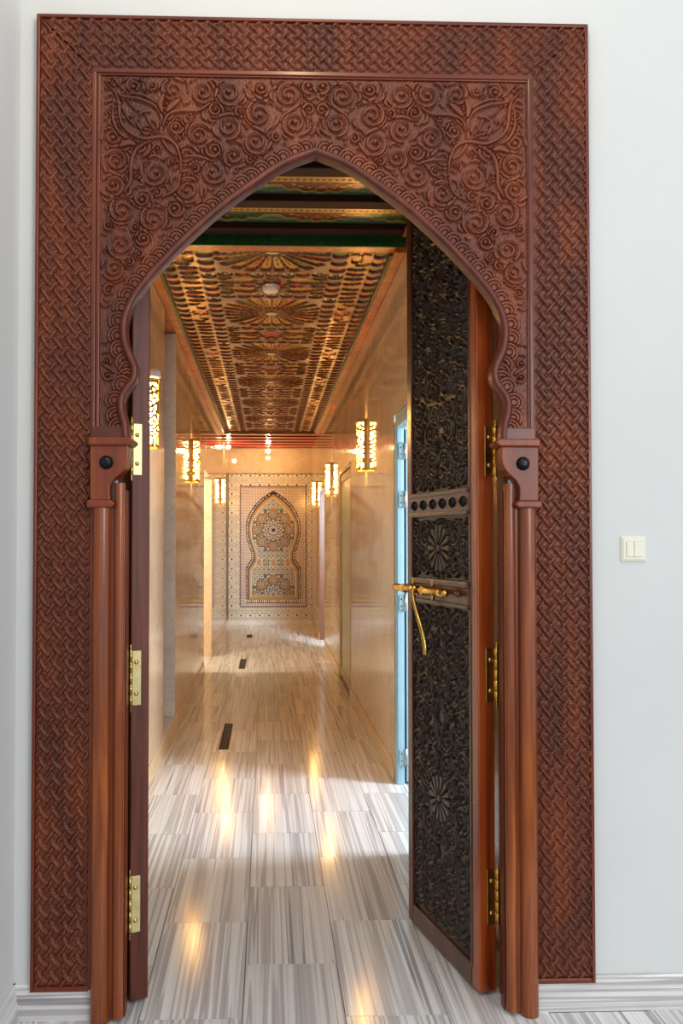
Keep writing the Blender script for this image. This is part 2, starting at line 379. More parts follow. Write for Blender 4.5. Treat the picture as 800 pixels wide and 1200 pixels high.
def arabesque(cv, inside, box, u, rng, hgt, rmax=17, rmin=6, mirror=None, placed=None, tries=5000, moat=True):
    """fills a region with scrolling vines, leaves and buds. u = unit (one photo pixel in metres)"""
    C = list(placed or []); out = []
    x0, x1, z0, z1 = box
    for k in range(tries):
        r = (rmax-(rmax-rmin)*(k/tries)**.8)*u
        cx = rng.uniform(x0, x1); cz = rng.uniform(z0, z1)
        if any((cx-a)**2+(cz-b)**2 < (r+q-1.0*u)**2 for a, b, q in C): continue
        if not all(inside(cx+r*math.cos(t), cz+r*math.sin(t)) for t in (0, .8, 1.6, 2.4, 3.14, 3.9, 4.7, 5.5)): continue
        C.append((cx, cz, r)); out.append((cx, cz, r))
    ms = [1] if mirror is None else [1, -1]
    def put(pts, w, h, mo=1.0):
        for m in ms:
            p = pts if m == 1 else [(2*mirror-x, z) for x, z in pts]
            cv.stroke(p, w, h, mo*u if moat else 0, .0012)
    big = [q for q in out if q[2] > 5.2*u]
    for i, (cx, cz, r) in enumerate(big):                    # vines first: S-curves from ring to ring
        near = sorted((q for q in big if q != (cx, cz, r)), key=lambda q: math.hypot(q[0]-cx, q[1]-cz)-q[2]-r)[:2]
        for j, (qx, qz, qr) in enumerate(near):
            if r < 9*u and j: continue
            an = math.atan2(qz-cz, qx-cx); sg = 1 if (i+j) % 2 else -1
            p0 = (cx+r*math.cos(an+1.15*sg), cz+r*math.sin(an+1.15*sg)); p3 = (qx+qr*math.cos(an+PI+1.15*sg), qz+qr*math.sin(an+PI+1.15*sg))
            p1 = (p0[0]+r*.8*math.cos(an-.35*sg), p0[1]+r*.8*math.sin(an-.35*sg)); p2 = (p3[0]-qr*.8*math.cos(an-.35*sg), p3[1]-qr*.8*math.sin(an-.35*sg))
            put(bez(p0, p1, p2, p3, 14), lambda t: u*(1.2+.9*math.sin(PI*t)), hgt*.85, .6)
    for i, (cx, cz, r) in enumerate(out):
        a0 = rng.uniform(0, 2*PI); sg = rng.choice((-1, 1))
        if r > 9*u:
            put(spiral(cx, cz, r-1.4*u, a0, sg, 1.55, 40, .26), lambda t: u*(1.75-.5*t), hgt)
            put(spiral(cx, cz, r-4.6*u, a0+.2*sg, sg, .62, 16, .80), u*.8, hgt*.7, .3)
            a1 = a0+sg*2*PI*1.55; bx, bz = cx+r*.14*math.cos(a1), cz+r*.14*math.sin(a1)
            put([(bx, bz), (bx+.01*u, bz)], u*2.7, hgt*1.15)
            an = a0-sg*.5; p0 = (cx+r*math.cos(an), cz+r*math.sin(an)); an2 = an-sg*.9; p3 = (cx+r*1.25*math.cos(an2), cz+r*1.25*math.sin(an2))
            put(bez(p0, (cx+r*1.1*math.cos(an-.3*sg), cz+r*1.1*math.sin(an-.3*sg)), p3, p3, 9), leafw(2.3*u), hgt*.95, .6)
        elif r > 5.2*u:
            put(spiral(cx, cz, r-1.2*u, a0, sg, 1.15, 24, .30), lambda t: u*(1.55-.4*t), hgt*.95)
            put([(cx, cz), (cx+.01*u, cz)], u*2.0, hgt*1.05)
        else:
            if big:
                q = min(big, key=lambda q: math.hypot(q[0]-cx, q[1]-cz)-q[2]); an = math.atan2(q[1]-cz, q[0]-cx)+PI/2*sg; cv_ = -sg
            else: an = a0; cv_ = 1
            k = 1.35; nx, nz = -math.sin(an)*cv_, math.cos(an)*cv_
            p0 = (cx-r*k*math.cos(an)+nx*r*.5, cz-r*k*math.sin(an)+nz*r*.5); p3 = (cx+r*k*math.cos(an)+nx*r*.5, cz+r*k*math.sin(an)+nz*r*.5)
            put(bez(p0, (cx-r*.6*math.cos(an)-nx*r*.6, cz-r*.6*math.sin(an)-nz*r*.6), (cx+r*.6*math.cos(an)-nx*r*.6, cz+r*.6*math.sin(an)-nz*r*.6), p3, 10), leafw(r*.45), hgt*.95, .5)
    return C

# ---------------------------------------------------------------- setting: the front room
YP = 2.425                       # plane of the carved surround
U = YP/F_PX                      # one photo pixel in metres there
def S(px, py): return at(px, py, YP)
HOLE = (-.452, .732, 2.69)       # opening in the front wall: x0, x1, top
WL = at(20, 600, 2.44)[0]        # corner with the left wall
XL, XR = -.688, .738             # corridor wall planes
ZC = H+1.58                      # ceiling of the corridor
YE = 13.70                       # end wall
b = MB(); YW0, YW1 = 2.44, 2.53
b.box(WL-.12, HOLE[0], YW0, YW1, 0, 3.6).box(HOLE[1], 2.9, YW0, YW1, 0, 3.6).box(HOLE[0], HOLE[1], YW0, YW1, HOLE[2], 3.6)
wall_front = structure(b.build('wall_front', M['plaster']))
structure(MB().box(WL-.12, WL, -2.6, 2.44, 0, 3.6).build('wall_left', M['plaster']))
# marble baseboards with a stepped profile
BP = [(0, 0), (0, .100), (-.007, .100), (-.010, .094), (-.010, .070), (-.014, .062), (-.013, .054), (-.019, .046), (-.020, 0)]
def base_run(name, x0, x1):
    b = MB(); n = len(BP); V = [(x, 2.44+p, z) for x in (x0, x1) for p, z in BP]
    F = [(i, i+1, n+i+1, n+i) for i in range(n-1)]+[tuple(range(n))[::-1], tuple(range(n, 2*n))]
    return structure(b.add(V, F).build(name, M['skirt']))
def base_run_y(name, xw, y0, y1):
    b = MB(); n = len(BP); V = [(xw-p, y, z) for y in (y0, y1) for p, z in BP]
    F = [(i, n+i, n+i+1, i+1) for i in range(n-1)]+[tuple(range(n)), tuple(range(n, 2*n))[::-1]]
    return structure(b.add(V, F).build(name, M['skirt_y']))
m2 = striped('grey_banded_marble_side', 'y', .8); M['skirt_y'] = m2
base_run('baseboard_front_left', WL, S(109, 1000)[0]); base_run('baseboard_front_right', S(627, 1000)[0], 2.9)
base_run_y('baseboard_left', WL, -2.6, 2.44)

# floor: one slab below, each marble tile its own piece
floor = structure(MB().box(-4, 4.2, -2.7, 14.2, -.06, -.011).build('floor', plain('grey_grout', (150, 140, 128), .8)))
TW, TL = .3035, .6055; XB, YB = -.0745, 2.721
def tile_mesh(w_, l_):
    return MB().box(-w_/2+.0012, w_/2-.0012, -l_/2+.0012, l_/2-.0012, -.010, 0).mesh('floor_tile', M['floor'])
tm = tile_mesh(TW, TL)
# three drains replace strips of tile
def lay(x, y, me=tm): return link('floor_tile', me, floor, (x, y, 0))
for k in range(-3, 3):
    off = 0 if k % 2 == 0 else TL/2
    for r in range(-1, 19):
        y0 = YB+TL*r+off-(TL if off else 0)
        if y0+TL < 2.3 or y0 > YE-.05: continue
        lay(XB+TW*(k+.5), y0+TL/2)
for k in list(range(-5, -3))+list(range(3, 9)):        # front room, in view only along the wall
    off = 0 if k % 2 == 0 else TL/2
    for r in (-1, -2):
        y0 = YB+TL*r+off-(TL if off else 0)
        if y0 > 2.40: continue
        lay(XB+TW*(k+.5), y0+TL/2)
for k in range(-3, 3):
    off = 0 if k % 2 == 0 else TL/2
    for r in (-2,):
        lay(XB+TW*(k+.5), YB+TL*r+off-(TL if off else 0)+TL/2)

# ---------------------------------------------------------------- setting: the corridor
LO = [(8.75, 9.93, 2.18)]
b = MB(); T = .14
b.box(XL-T, XL, 2.53, 5.38, 0, 3.2).box(XL-.30, XL-.16, 5.30, 6.15, 0, 3.2).box(XL-T-.02, XL, 6.05, 8.75, 0, 3.2)
b.box(XL-T, XL, 8.75, 9.93, 2.18, 3.2).box(XL-T, XL, 9.93, YE+.1, 0, 3.2).box(XL-.16, XL-.004, 5.38, 6.05, 0, .105)
structure(b.build('wall_corridor_left', M['marble']))
b = MB()
b.box(XR, XR+T, 2.53, 3.62, 0, 3.2).box(XR, XR+T, 3.62, 4.74, 2.14, 3.2).box(XR, XR+T, 4.74, 7.23, 0, 3.2)
b.box(XR, XR+T, 7.23, 8.35, 2.12, 3.2).box(XR, XR+T, 8.35, 10.6, 0, 3.2).box(XR, XR+T, 10.6, 11.6, 2.12, 3.2).box(XR, XR+T, 11.6, YE+.1, 0, 3.2)
structure(b.build('wall_corridor_right', M['marble']))
structure(MB().box(-3.2, 4.2, YE, YE+.12, 0, 3.3).build('wall_end', M['marble']))
# side rooms the openings lead to
b = MB(); b.box(-3.2, XL-.3, 5.0, 5.1, 0, 3.2).box(-3.3, -3.2, 5.0, 10.6, 0, 3.2).box(-3.2, XL-T, 10.5, 10.6, 0, 3.2).box(-3.2, XL-T, 8.0, 8.1, 0, 3.2).box(-3.3, XL-T, 8.0, 10.6, 3.0, 3.1)
structure(b.build('wall_side_room_left', M['marble_w']))
b = MB(); b.box(XR+T, 4.2, 2.53, 2.7, 0, 3.2).box(4.1, 4.2, 2.53, 14, 0, 3.2).box(XR+T, 4.1, 7.0, 7.1, 0, 3.2).box(XR+T, 4.1, 8.9, 9.0, 0, 3.2).box(XR+T, 4.2, 2.53, 14, 3.0, 3.1)
structure(b.build('wall_side_room_right', M['plaster']))
structure(MB().box(-1.1, 1.0, 2.53, 14.0, 3.2, 3.3).build('ceiling', M['dark']))
# skirting of honey marble
def cskirt(name, segs, x0, x1):
    b = MB()
    for y0, y1 in segs: b.box(x0, x1, y0, y1, 0, .107, .003)
    return structure(b.build(name, M['marble_b']))
cskirt('baseboard_corridor_left', [(2.53, 5.38), (5.38, 6.05), (6.05, 8.74), (9.94, YE)], XL, XL+.012)
cskirt('baseboard_corridor_right', [(2.53, 3.60), (4.76, 7.22), (8.36, 10.59), (11.61, YE)], XR-.012, XR)
structure(MB().box(XL, XR, YE-.012, YE, 0, .09, .003).build('baseboard_end', M['marble_w']))
# white sill and jamb of the narrow recess in the left wall
structure(MB().box(XL-.16, XL+.004, 5.38, 6.05, .105, .118).build('trim_1', M['marble_w']))
structure(MB().box(XL-.16, XL+.002, 6.035, 6.052, .118, 2.95).build('trim_2', M['marble_w']))
structure(MB().box(XL-.16, XL-.09, 5.98, 6.035, .118, 2.95).build('trim_3', M['chrome']))
# brown jamb of the far opening on the right
structure(MB().box(XR-.002, XR+T, 11.585, 11.602, 0, 2.12).build('trim_4', plain('brown_jamb', (90, 50, 26), .4)))

# ---------------------------------------------------------------- carved door surround
t_s = thing('carved_door_surround', 'tall red-brown carved wooden surround with a horseshoe arch set around the doorway on the white wall', 'door frame', (.14, 2.44, 0))
XC = S(369.6, 400)[0]
def lattice(cv, x0, x1, z0, z1, nu, cw, ch, hgt, swap=False, phase=0):
    """woven straps with notched edges; bounces off both long borders"""
    X, Z = np.meshgrid(cv.X, cv.Z, indexing='ij')
    u = (X-x0)/cw; v = (Z-z0)/ch+phase
    if swap: u = (Z-z0)/ch; v = (X-x0)/cw+phase
    cu, cvv = (cw, ch) if not swap else (ch, cw)
    nrm = 1/math.hypot(1/cu, 1/cvv)
    best = np.zeros_like(X)
    base = np.zeros_like(X)
    ab = []
    for sg in (1, -1):
        q = v-sg*u; i = np.round(q); d = np.abs(q-i)*nrm*1.0
        t = v+sg*u                      # along the strap
        j = np.round(t)
        over = ((i+j) % 2 == 0) if sg == 1 else ((np.round(v+u)+np.round(v-u)) % 2 != 0)
        if sg == -1: over = ~(((np.round(v-u)+np.round(v+u)) % 2) == 0)
        else: over = ((np.round(v-u)+np.round(v+u)) % 2) == 0
        f = t-j                         # -.5..5 around the crossing
        notch = np.where(np.abs(((t*4) % 1)-.5) < .20, .060, 0.0)
        wd = nrm*(.135+notch)
        pr = np.clip((wd-d)/(nrm*.045), 0, 1); pr = pr*(2-pr)
        lift = np.where(over, 1.0, .62)
        ab.append((pr*lift, pr, over, d, wd))
    Hh = np.maximum(ab[0][0], ab[1][0])
    # moat beside the strap that passes over
    for k in (0, 1):
        pr, over, d, wd = ab[k][1], ab[k][2], ab[k][3], ab[k][4]
        mt = over & (d > wd) & (d < wd+nrm*.10)
        Hh = np.where(mt, 0, Hh)
    # small raised knobs in the gaps
    du = (u % 1); dv = (v % 1)
    fr = ((np.abs(du-.5)+0)**2+(np.abs(dv))**2)
    k1 = np.hypot((np.abs(du-.5))*cu, (np.abs(dv-np.round(dv)))*cvv)
    k2 = np.hypot((du-np.round(du))*cu, (dv-.5)*cvv)
    kn = np.maximum(np.clip(1-k1/(.24*cu), 0, 1), np.clip(1-k2/(.24*cu), 0, 1))
    Hh = np.maximum(Hh, np.clip(kn*3, 0, 1)*.16)
    ins = (X > x0-.001) & (X < x1+.001) & (Z > z0-.001) & (Z < z1+.001)
    cv.H += np.where(ins, Hh*hgt, 0)
    rng = np.random.default_rng(4)
    cv.H += ((rng.random(cv.H.shape)-.5)*np.where(cv.H < .004, .0022, .0005)).astype(np.float32)

zb = S(60, 1160)[1]; ztop = S(367, 24)[1]; xl0 = S(40, 600)[0]; xr1 = S(692, 600)[0]
xl1 = S(106.5, 600)[0]; xr0 = S(625, 600)[0]; zt0 = S(367, 86)[1]
fr = .010                        # edge bead width
RES = .0021
def mk(Y0): return lambda X, Z, Hh: (X-t_s.location.x, Y0-Hh-t_s.location.y, Z-t_s.location.z)
def strip(name, x0, x1, side):
    cv = Carve(x0, x1, zb, ztop, RES)
    n = 4; a0, a1 = x0+fr+.003, x1-.006; cw = (a1-a0)/n
    lattice(cv, a0, a1, zb+.014, ztop, n, cw, .0478, .0120)
    if side < 0: mask = lambda X, Z: (ztop-Z) > (X-xl0)*(ztop-zt0)/(xl1-xl0)+.001
    else: mask = lambda X, Z: (ztop-Z) > (xr1-X)*(ztop-zt0)/(xr1-xr0)+.001
    return link(name, cv.mesh(name, M['carved'], mask, mk(YP)), t_s, (0, 0, 0), True)
strip('lattice_panel', xl0, xl1, -1); strip('lattice_panel', xr0, xr1, 1)
cv = Carve(xl0, xr1, zt0, ztop, RES); hN = (ztop-fr-.003-(zt0+.006))/4
lattice(cv, xl0+.012, xr1-.012, zt0+.006, ztop-fr-.003, 4, .0385, hN, .0120, True)
mtop = lambda X, Z: ((ztop-Z) < (X-xl0)*(ztop-zt0)/(xl1-xl0)-.001) & ((ztop-Z) < (xr1-X)*(ztop-zt0)/(xr1-xr0)-.001)
link('lattice_panel', cv.mesh('lattice_panel', M['carved'], mtop, mk(YP)), t_s, (0, 0, 0), True)
# outer beads, inner beads, backing
def bead(x0, x1, z0, z1, y=YP-.009, mat='mould', nm='edge_bead'):
    return MB().box(x0, x1, y, YP+.012, z0, z1, .003).build(nm, M[mat], t_s)
bead(xl0-.001, xl0+fr, zb-.004, ztop); bead(xr1-fr, xr1+.001, zb-.004, ztop); bead(xl0, xr1, ztop-fr, ztop+.001, YP-.0085, 'mould_x')
bead(xl0+fr, xl1, zb-.004, zb+.012, YP-.008, 'mould_x'); bead(xr0, xr1-fr, zb-.004, zb+.012, YP-.008, 'mould_x')
zs1 = S(367, 92)[1]; xs0 = S(117, 300)[0]; xs1 = S(618, 300)[0]
bead(xl1-.003, xl1+.011, zb, zt0+.003, YP-.007); bead(xr0-.011, xr0+.003, zb, zt0+.003, YP-.007)
bead(xl1-.003, xr0+.003, zt0-.012, zt0+.003, YP-.0075, 'mould_x')
zbr = S(130, 514)[1]
bead(xl1+.011, xs0, zbr, zt0-.011, YP-.003, nm='inner_bead'); bead(xs1, xr0-.011, zbr, zt0-.011, YP-.003, nm='inner_bead')
bead(xl1+.011, xr0-.011, zs1-.002, zt0-.011, YP-.004, 'mould_x', 'inner_bead')
MB().box(xl0+.002, xl1+.006, YP+.008, 2.44, zb, ztop-.002).box(xr0-.006, xr1-.002, YP+.008, 2.44, zb, ztop-.002).box(xl1+.006, xr0-.006, YP+.008, 2.44, zs1-.01, ztop-.002).build('back_board', M['mould'], t_s)

# arch curve (half profile measured beside the centre line)
HP = [(0, 183), (35.5, 197), (68, 218), (110, 249), (151, 286), (179, 315), (194, 332), (207, 349), (216, 367), (220.5, 386), (218, 408), (210, 426), (207.5, 437), (210, 450), (219, 462), (223, 472), (222.5, 484), (219, 498), (217.5, 514)]
half = smooth_path(HP[:], 6)
zS = lambda py: S(369.6, py)[1]
hc = [(dx*U*1.0, zS(py)) for dx, py in half]
arch = [(XC-a, z) for a, z in hc[::-1]]+[(XC+a, z) for a, z in hc[1:]]      # left foot -> apex -> right foot
AR = np.array(arch)
def normals(P):
    P = np.array(P); T = np.gradient(P, axis=0); L = np.hypot(T[:, 0], T[:, 1]); L[L == 0] = 1; T = T/L[:, None]
    return np.stack([-T[:, 1], T[:, 0]], -1)
NR = normals(AR); ia = len(hc)-1; NR[ia] = (0, 1)
prof = [(-.001, 2.452), (-.001, YP-.014), (.002, YP-.022), (.008, YP-.026), (.014, YP-.024), (.018, YP-.018), (.020, YP-.010), (.024, YP-.007), (.025, YP+.004)]
V = []; F = []
for i in range(len(AR)):
    k = 1.0 if i != ia else 1.12
    for n_, y in prof: V.append((AR[i, 0]+NR[i, 0]*n_*k, y, AR[i, 1]+NR[i, 1]*n_*k))
kp = len(prof)
for i in range(len(AR)-1):
    for q in range(kp-1): F.append((i*kp+q, (i+1)*kp+q, (i+1)*kp+q+1, i*kp+q+1))
MB().add(V, F, True).build('arch_rim', wood('arch_rim_wood', (74, 28, 16), (102, 42, 24), (122, 56, 34), .42, .1), t_s)

# opening half width as a function of height (for masks)
hz = np.array([z for a, z in hc])[::-1]; ha = np.array([a for a, z in hc])[::-1]
def halfw(z): return np.interp(z, hz, ha, left=ha[0], right=-1)
zap = hc[0][1]
cv = Carve(xs0-.002, xs1+.002, zbr, zs1, .0019)
rng = random.Random(11)
def inside(x, z, pad=26*U):
    if x < xs0+2*U or x > XC+1*U or z > zs1-2*U or z < zbr+4*U: return False
    d = np.hypot(AR[::3, 0]-x, AR[::3, 1]-z).min()
    if d < pad: return False
    return not (z < zap and abs(x-XC) < halfw(z))
inside_n = lambda x, z: inside(x, z, 25*U)
# hand drawn corner palmette and main vines (left half, photo pixels)
def PX(l): return [S(a, b_) for a, b_ in l]
hand = [([(125,98),(140,112),(165,117),(183,126),(190,141),(189,160),(200,178),(214,184)], 1.9, 2.1),
        ([(125,98),(138,115),(141,140),(150,154),(168,163),(189,161),(204,168),(211,184),(212,205)], 1.9, 2.1),
        ([(148,117),(158,128),(170,134),(175,144),(184,158)], 1.2, 1.8), ([(143,127),(152,142),(164,150),(176,153),(184,158)], 1.2, 1.8),
        ([(191,148),(197,135),(212,130),(232,130),(246,122)], 2.0, 2.2), ([(176,166),(160,176),(154,192),(153,212),(146,226)], 2.0, 2.2),
        ([(148,110),(165,111),(181,119),(188,126)], 1.6, 1.8), ([(133,122),(133,142),(142,158),(156,165)], 1.6, 1.8),
        ([(190,132),(188,122),(192,112)], 3.0, 2.4), ([(196,131),(202,124),(210,118)], 3.4, 2.4), ([(158,170),(150,168),(141,172)], 3.4, 2.4),
        ([(214,184),(232,184),(250,190)], 1.6, 2.0), ([(212,205),(206,222),(190,232)], 1.6, 2.0), ([(163,135),(168,131),(176,131)], 2.0, 1.8), ([(160,142),(163,148),(166,152)], 2.0, 1.8)]
placed = []
for x, y, r in [(150,125,14),(170,130,20),(190,160,17),(212,128,12),(158,190,12),(140,105,10),(152,150,14),(180,115,12),(200,175,12),(232,128,10),(235,186,8),(196,228,7),(208,204,7),(152,216,7)]:
    a, c = S(x, y); placed.append((a, c, r*U*.62))
sp_manual = [(233,158,17),(182,204,17),(268,110,15),(303,134,15),(338,112,16),(250,208-6,9),(143,247,15),(268,150,10),(136,207,10),(296,104,9),(133,455,9),(131,395,9),(134,330,13),(141,288,13),(165,262,12),(214,104,8)]
box_ = (xs0, XC, zbr, zs1)
# manual spirals are drawn through the same routine by pre-seeding the random stream with fixed discs
class Seeded:
    def __init__(s, r, lst): s.r = r; s.l = list(lst); s.q = []
    def uniform(s, a, b_):
        if s.l and (a, b_) in ((box_[0], box_[1]),):
            s.q = [s.l[0][1]]; return s.l.pop(0)[0]
        if s.q and (a, b_) == (box_[2], box_[3]): return s.q.pop()
        return s.r.uniform(a, b_)
    def choice(s, l): return s.r.choice(l)
sd = Seeded(rng, [S(x, y) for x, y, r in sp_manual])
arabesque(cv, inside_n, box_, U, sd, .0105, 16, 2.3, XC, placed, 26000)
for pts, w_, h_ in hand:
    p = smooth_path(PX(pts), 5)
    for m in (1, -1):
        pp = p if m == 1 else [(2*XC-x, z) for x, z in p]
        cv.stroke(pp, (lambda t, w_=w_: U*w_*(.55+.6*math.sin(PI*t))), .0048*h_, U, .0012)
# scalloped border following the arch
L = np.concatenate([[0], np.cumsum(np.hypot(*np.diff(AR, axis=0).T))]); half_len = L[ia]
for side in (-1, 1):
    n = int(half_len/(14.3*U)); 
    for i in range(n+1):
        s_ = half_len+side*(i+.5)*half_len/(n+.5)
        x = np.interp(s_, L, AR[:, 0]); z = np.interp(s_, L, AR[:, 1]); nx = np.interp(s_, L, NR[:, 0]); nz = np.interp(s_, L, NR[:, 1])
        nn = math.hypot(nx, nz); cx, cz = x+nx/nn*12*U, z+nz/nn*12*U
        q = cv.win(cx-13*U, cx+13*U, cz-13*U, cz+13*U)
        if q is None: continue
        si, sj, X, Z = q; r = np.hypot(X-cx, Z-cz)/U
        pr = np.where(r < 12.4, np.select([r > 11.6, r > 8.6, r > 7.6, r > 4.6, r > 3.6], [-.0030, .0085, -.0005, .0085, -.0005], .0070), 0)
        dd = (X-cx)*nx/nn+(Z-cz)*nz/nn
        cv.H[si, sj] = np.where(r < 12.4, pr+.0012*np.clip((12.4-r)/12, 0, 1), cv.H[si, sj])
g_ = np.random.default_rng(2); n1 = np.repeat(g_.random((cv.nx, cv.nz//3+1)), 3, axis=1)[:, :cv.nz]
cv.H += ((n1-.5)*np.where(cv.H < .0012, .0026, .0005)).astype(np.float32)
def smask(X, Z):
    hw = np.interp(Z.ravel(), hz, ha, left=ha[0], right=-1).reshape(Z.shape)
    return np.abs(X-XC) > hw+.012
link('spandrel_panel', cv.mesh('spandrel_panel', M['carved'], smask, mk(YP+.003)), t_s, (0, 0, 0), True)
poly = [(xs0-.02, zbr), (xs0-.02, zs1+.01), (xs1+.02, zs1+.01), (xs1+.02, zbr)]+[(x+NR[len(AR)-1-i, 0]*.004, z) for i, (x, z) in enumerate(arch[::-1])]
MB().prism(poly, YP+.009, 2.452, 'y').build('spandrel_board', M['mould'], t_s)

# brackets and columns
def mx(pts, m): return pts if m == 1 else [(2*XC-x, z) for x, z in pts][::-1]
for m in (1, -1):
    body = [S(*p) for p in [(108,523),(152,523),(152.5,536),(151.5,543),(148,550),(142,557),(135,563),(131,570),(130.5,578),(131,587),(108,587)]]
    br = MB().prism(mx(body, m), YP-.030, 2.47, 'y', .003).build('bracket', wood('bracket_wood', (100, 38, 10), (130, 54, 16), (152, 72, 24), .38, .08) if m == 1 else bpy.data.materials['bracket_wood'], t_s)
    cap = [S(*p) for p in [(106.5,514),(155,514),(160.5,518.5),(155,523.5),(106.5,523.5)]]
    MB().prism(mx(cap, m), YP-.040, 2.47, 'y', .005).build('bracket_cap', bpy.data.materials['bracket_wood'], br)
    foot = [S(*p) for p in [(104.7,586.5),(133,586.5),(137.5,591),(133,595.5),(104.7,595.5)]]
    MB().prism(mx(foot, m), YP-.042, 2.46, 'y', .005).build('bracket_foot', bpy.data.materials['bracket_wood'], br)
    neck = [S(*p) for p in [(109,500),(146,500),(152,514),(109,514)]]
    MB().prism(mx(neck, m), YP-.010, 2.46, 'y', .002).build('bracket_neck', M['mould_x'], br)
    sx, sz = S(126.7, 543); sx = sx if m == 1 else 2*XC-sx
    st = MB().lathe([(.001, -.015), (.008, -.0145), (.015, -.011), (.0195, -.005), (.0215, 0), (.0225, .004)], (sx, YP-.030, sz), 'y', 10, smooth=False)
    part_label(st.build('stud', M['iron'], br), 'black faceted iron stud')
    # column: a round shaft, a smaller half round beside it, fillets between
    c0, c1 = S(108.5, 800)[0], S(130.5, 800)[0]; r = (c1-c0)/2; cx = (c0+c1)/2
    zt = S(120, 594)[1]
    X_ = lambda x: x if m == 1 else 2*XC-x
    co = MB().lathe([(r, .0), (r, zt)], (X_(cx), 2.415, 0), 'z', 28).add([(X_(cx)+r*math.cos(a), 2.415+r*math.sin(a), 0) for a in np.linspace(0, 2*PI, 20, False)], [tuple(range(20))]).build('column', M['column'], t_s)
    d0, d1 = S(133.5, 800)[0], S(146.5, 800)[0]; r2 = (d1-d0)/2; cx2 = (d0+d1)/2
    MB().lathe([(r2, .012), (r2, zt+.07)], (X_(cx2), 2.415, 0), 'z', 20).build('side_moulding', M['column'], co)
    a, b2 = sorted((X_(c1-.002), X_(d0+.002))); MB().box(a, b2, 2.410, 2.46, .006, zt, .002).build('fillet', M['mould'], co)
    a, b2 = sorted((X_(d1-.002), X_(d1+.004))); MB().box(a, b2, 2.425, 2.46, .006, zt+.05, .001).build('fillet', M['mould'], co)
# jamb lining of the opening
MB().box(HOLE[0], HOLE[0]+.012, 2.455, 2.53, 0, HOLE[2]).box(HOLE[1]-.012, HOLE[1], 2.455, 2.53, 0, HOLE[2]).box(HOLE[0]+.012, HOLE[1]-.012, 2.455, 2.53, HOLE[2]-.012, HOLE[2]).build('jamb_lining', M['edge_dark'], t_s)

# ---------------------------------------------------------------- the two door leaves
# local frame of a leaf: x = along the leaf from its hinge edge, y = thickness (carved face at y=0, looking to -y), z up
LWID, LTH, LH = .527, .057, 2.655
def leaf_mesh_parts():
    cvs = {}
    def panel(z0, z1, seed, style):
        c = Carve(.052, LWID-.040, z0, z1, .0030); r = random.Random(seed); u = .0030; mid = (c.X[0]+c.X[-1])/2
        pl = []
        if style == 'rosette' or style == 'lower':
            zc = (z0+z1)/2 if style == 'rosette' else z0+(z1-z0)*.40
            R = .075 if style == 'rosette' else .07; pl.append((mid, zc, R*1.05))
        if style == 'lower': pl.append((mid, z0+(z1-z0)*.66, .05))
        ins = lambda x, z: c.X[0]+2*u < x < mid+2*u and z0+2*u < z < z1-2*u
        arabesque(c, ins, (c.X[0], mid, z0, z1), u, r, .0100, 15, 2.8, mid, pl, 14000)
        if pl:
            x_, zc, R = pl[0]
            for k in range(14):
                a = 2*PI*k/14; c.stroke([(mid+R*.2*math.cos(a), zc+R*.2*math.sin(a)), (mid+R*.6*math.cos(a), zc+R*.6*math.sin(a)), (mid+R*.95*math.cos(a), zc+R*.95*math.sin(a))], lambda t: .004+.0085*t, .011, u, .001)
            c.stroke([(mid, zc), (mid, zc+.001)], .015, .013, u)
        if style == 'lower':
            x_, zc, R = pl[1]
            for sg in (-1, 1):
                c.stroke(bez((mid, zc-.12), (mid+sg*.01, zc-.07), (mid+sg*.06, zc-.03), (mid+sg*.03, zc+.01))+bez((mid+sg*.03, zc+.01), (mid+sg*.01, zc+.03), (mid, zc+.05), (mid, zc+.10)), .0045, .012, u, .001)
        return c.mesh('carved_panel', M['leaf'], None, lambda X, Z, Hh: (X, -Hh+.010, Z))
    zA = [(.075, 1.175, 3, 'lower'), (1.262, 1.475, 5, 'rosette'), (1.565, 2.60, 8, 'upper')]
    return [panel(*a) for a in zA], zA
panels, zA = leaf_mesh_parts()
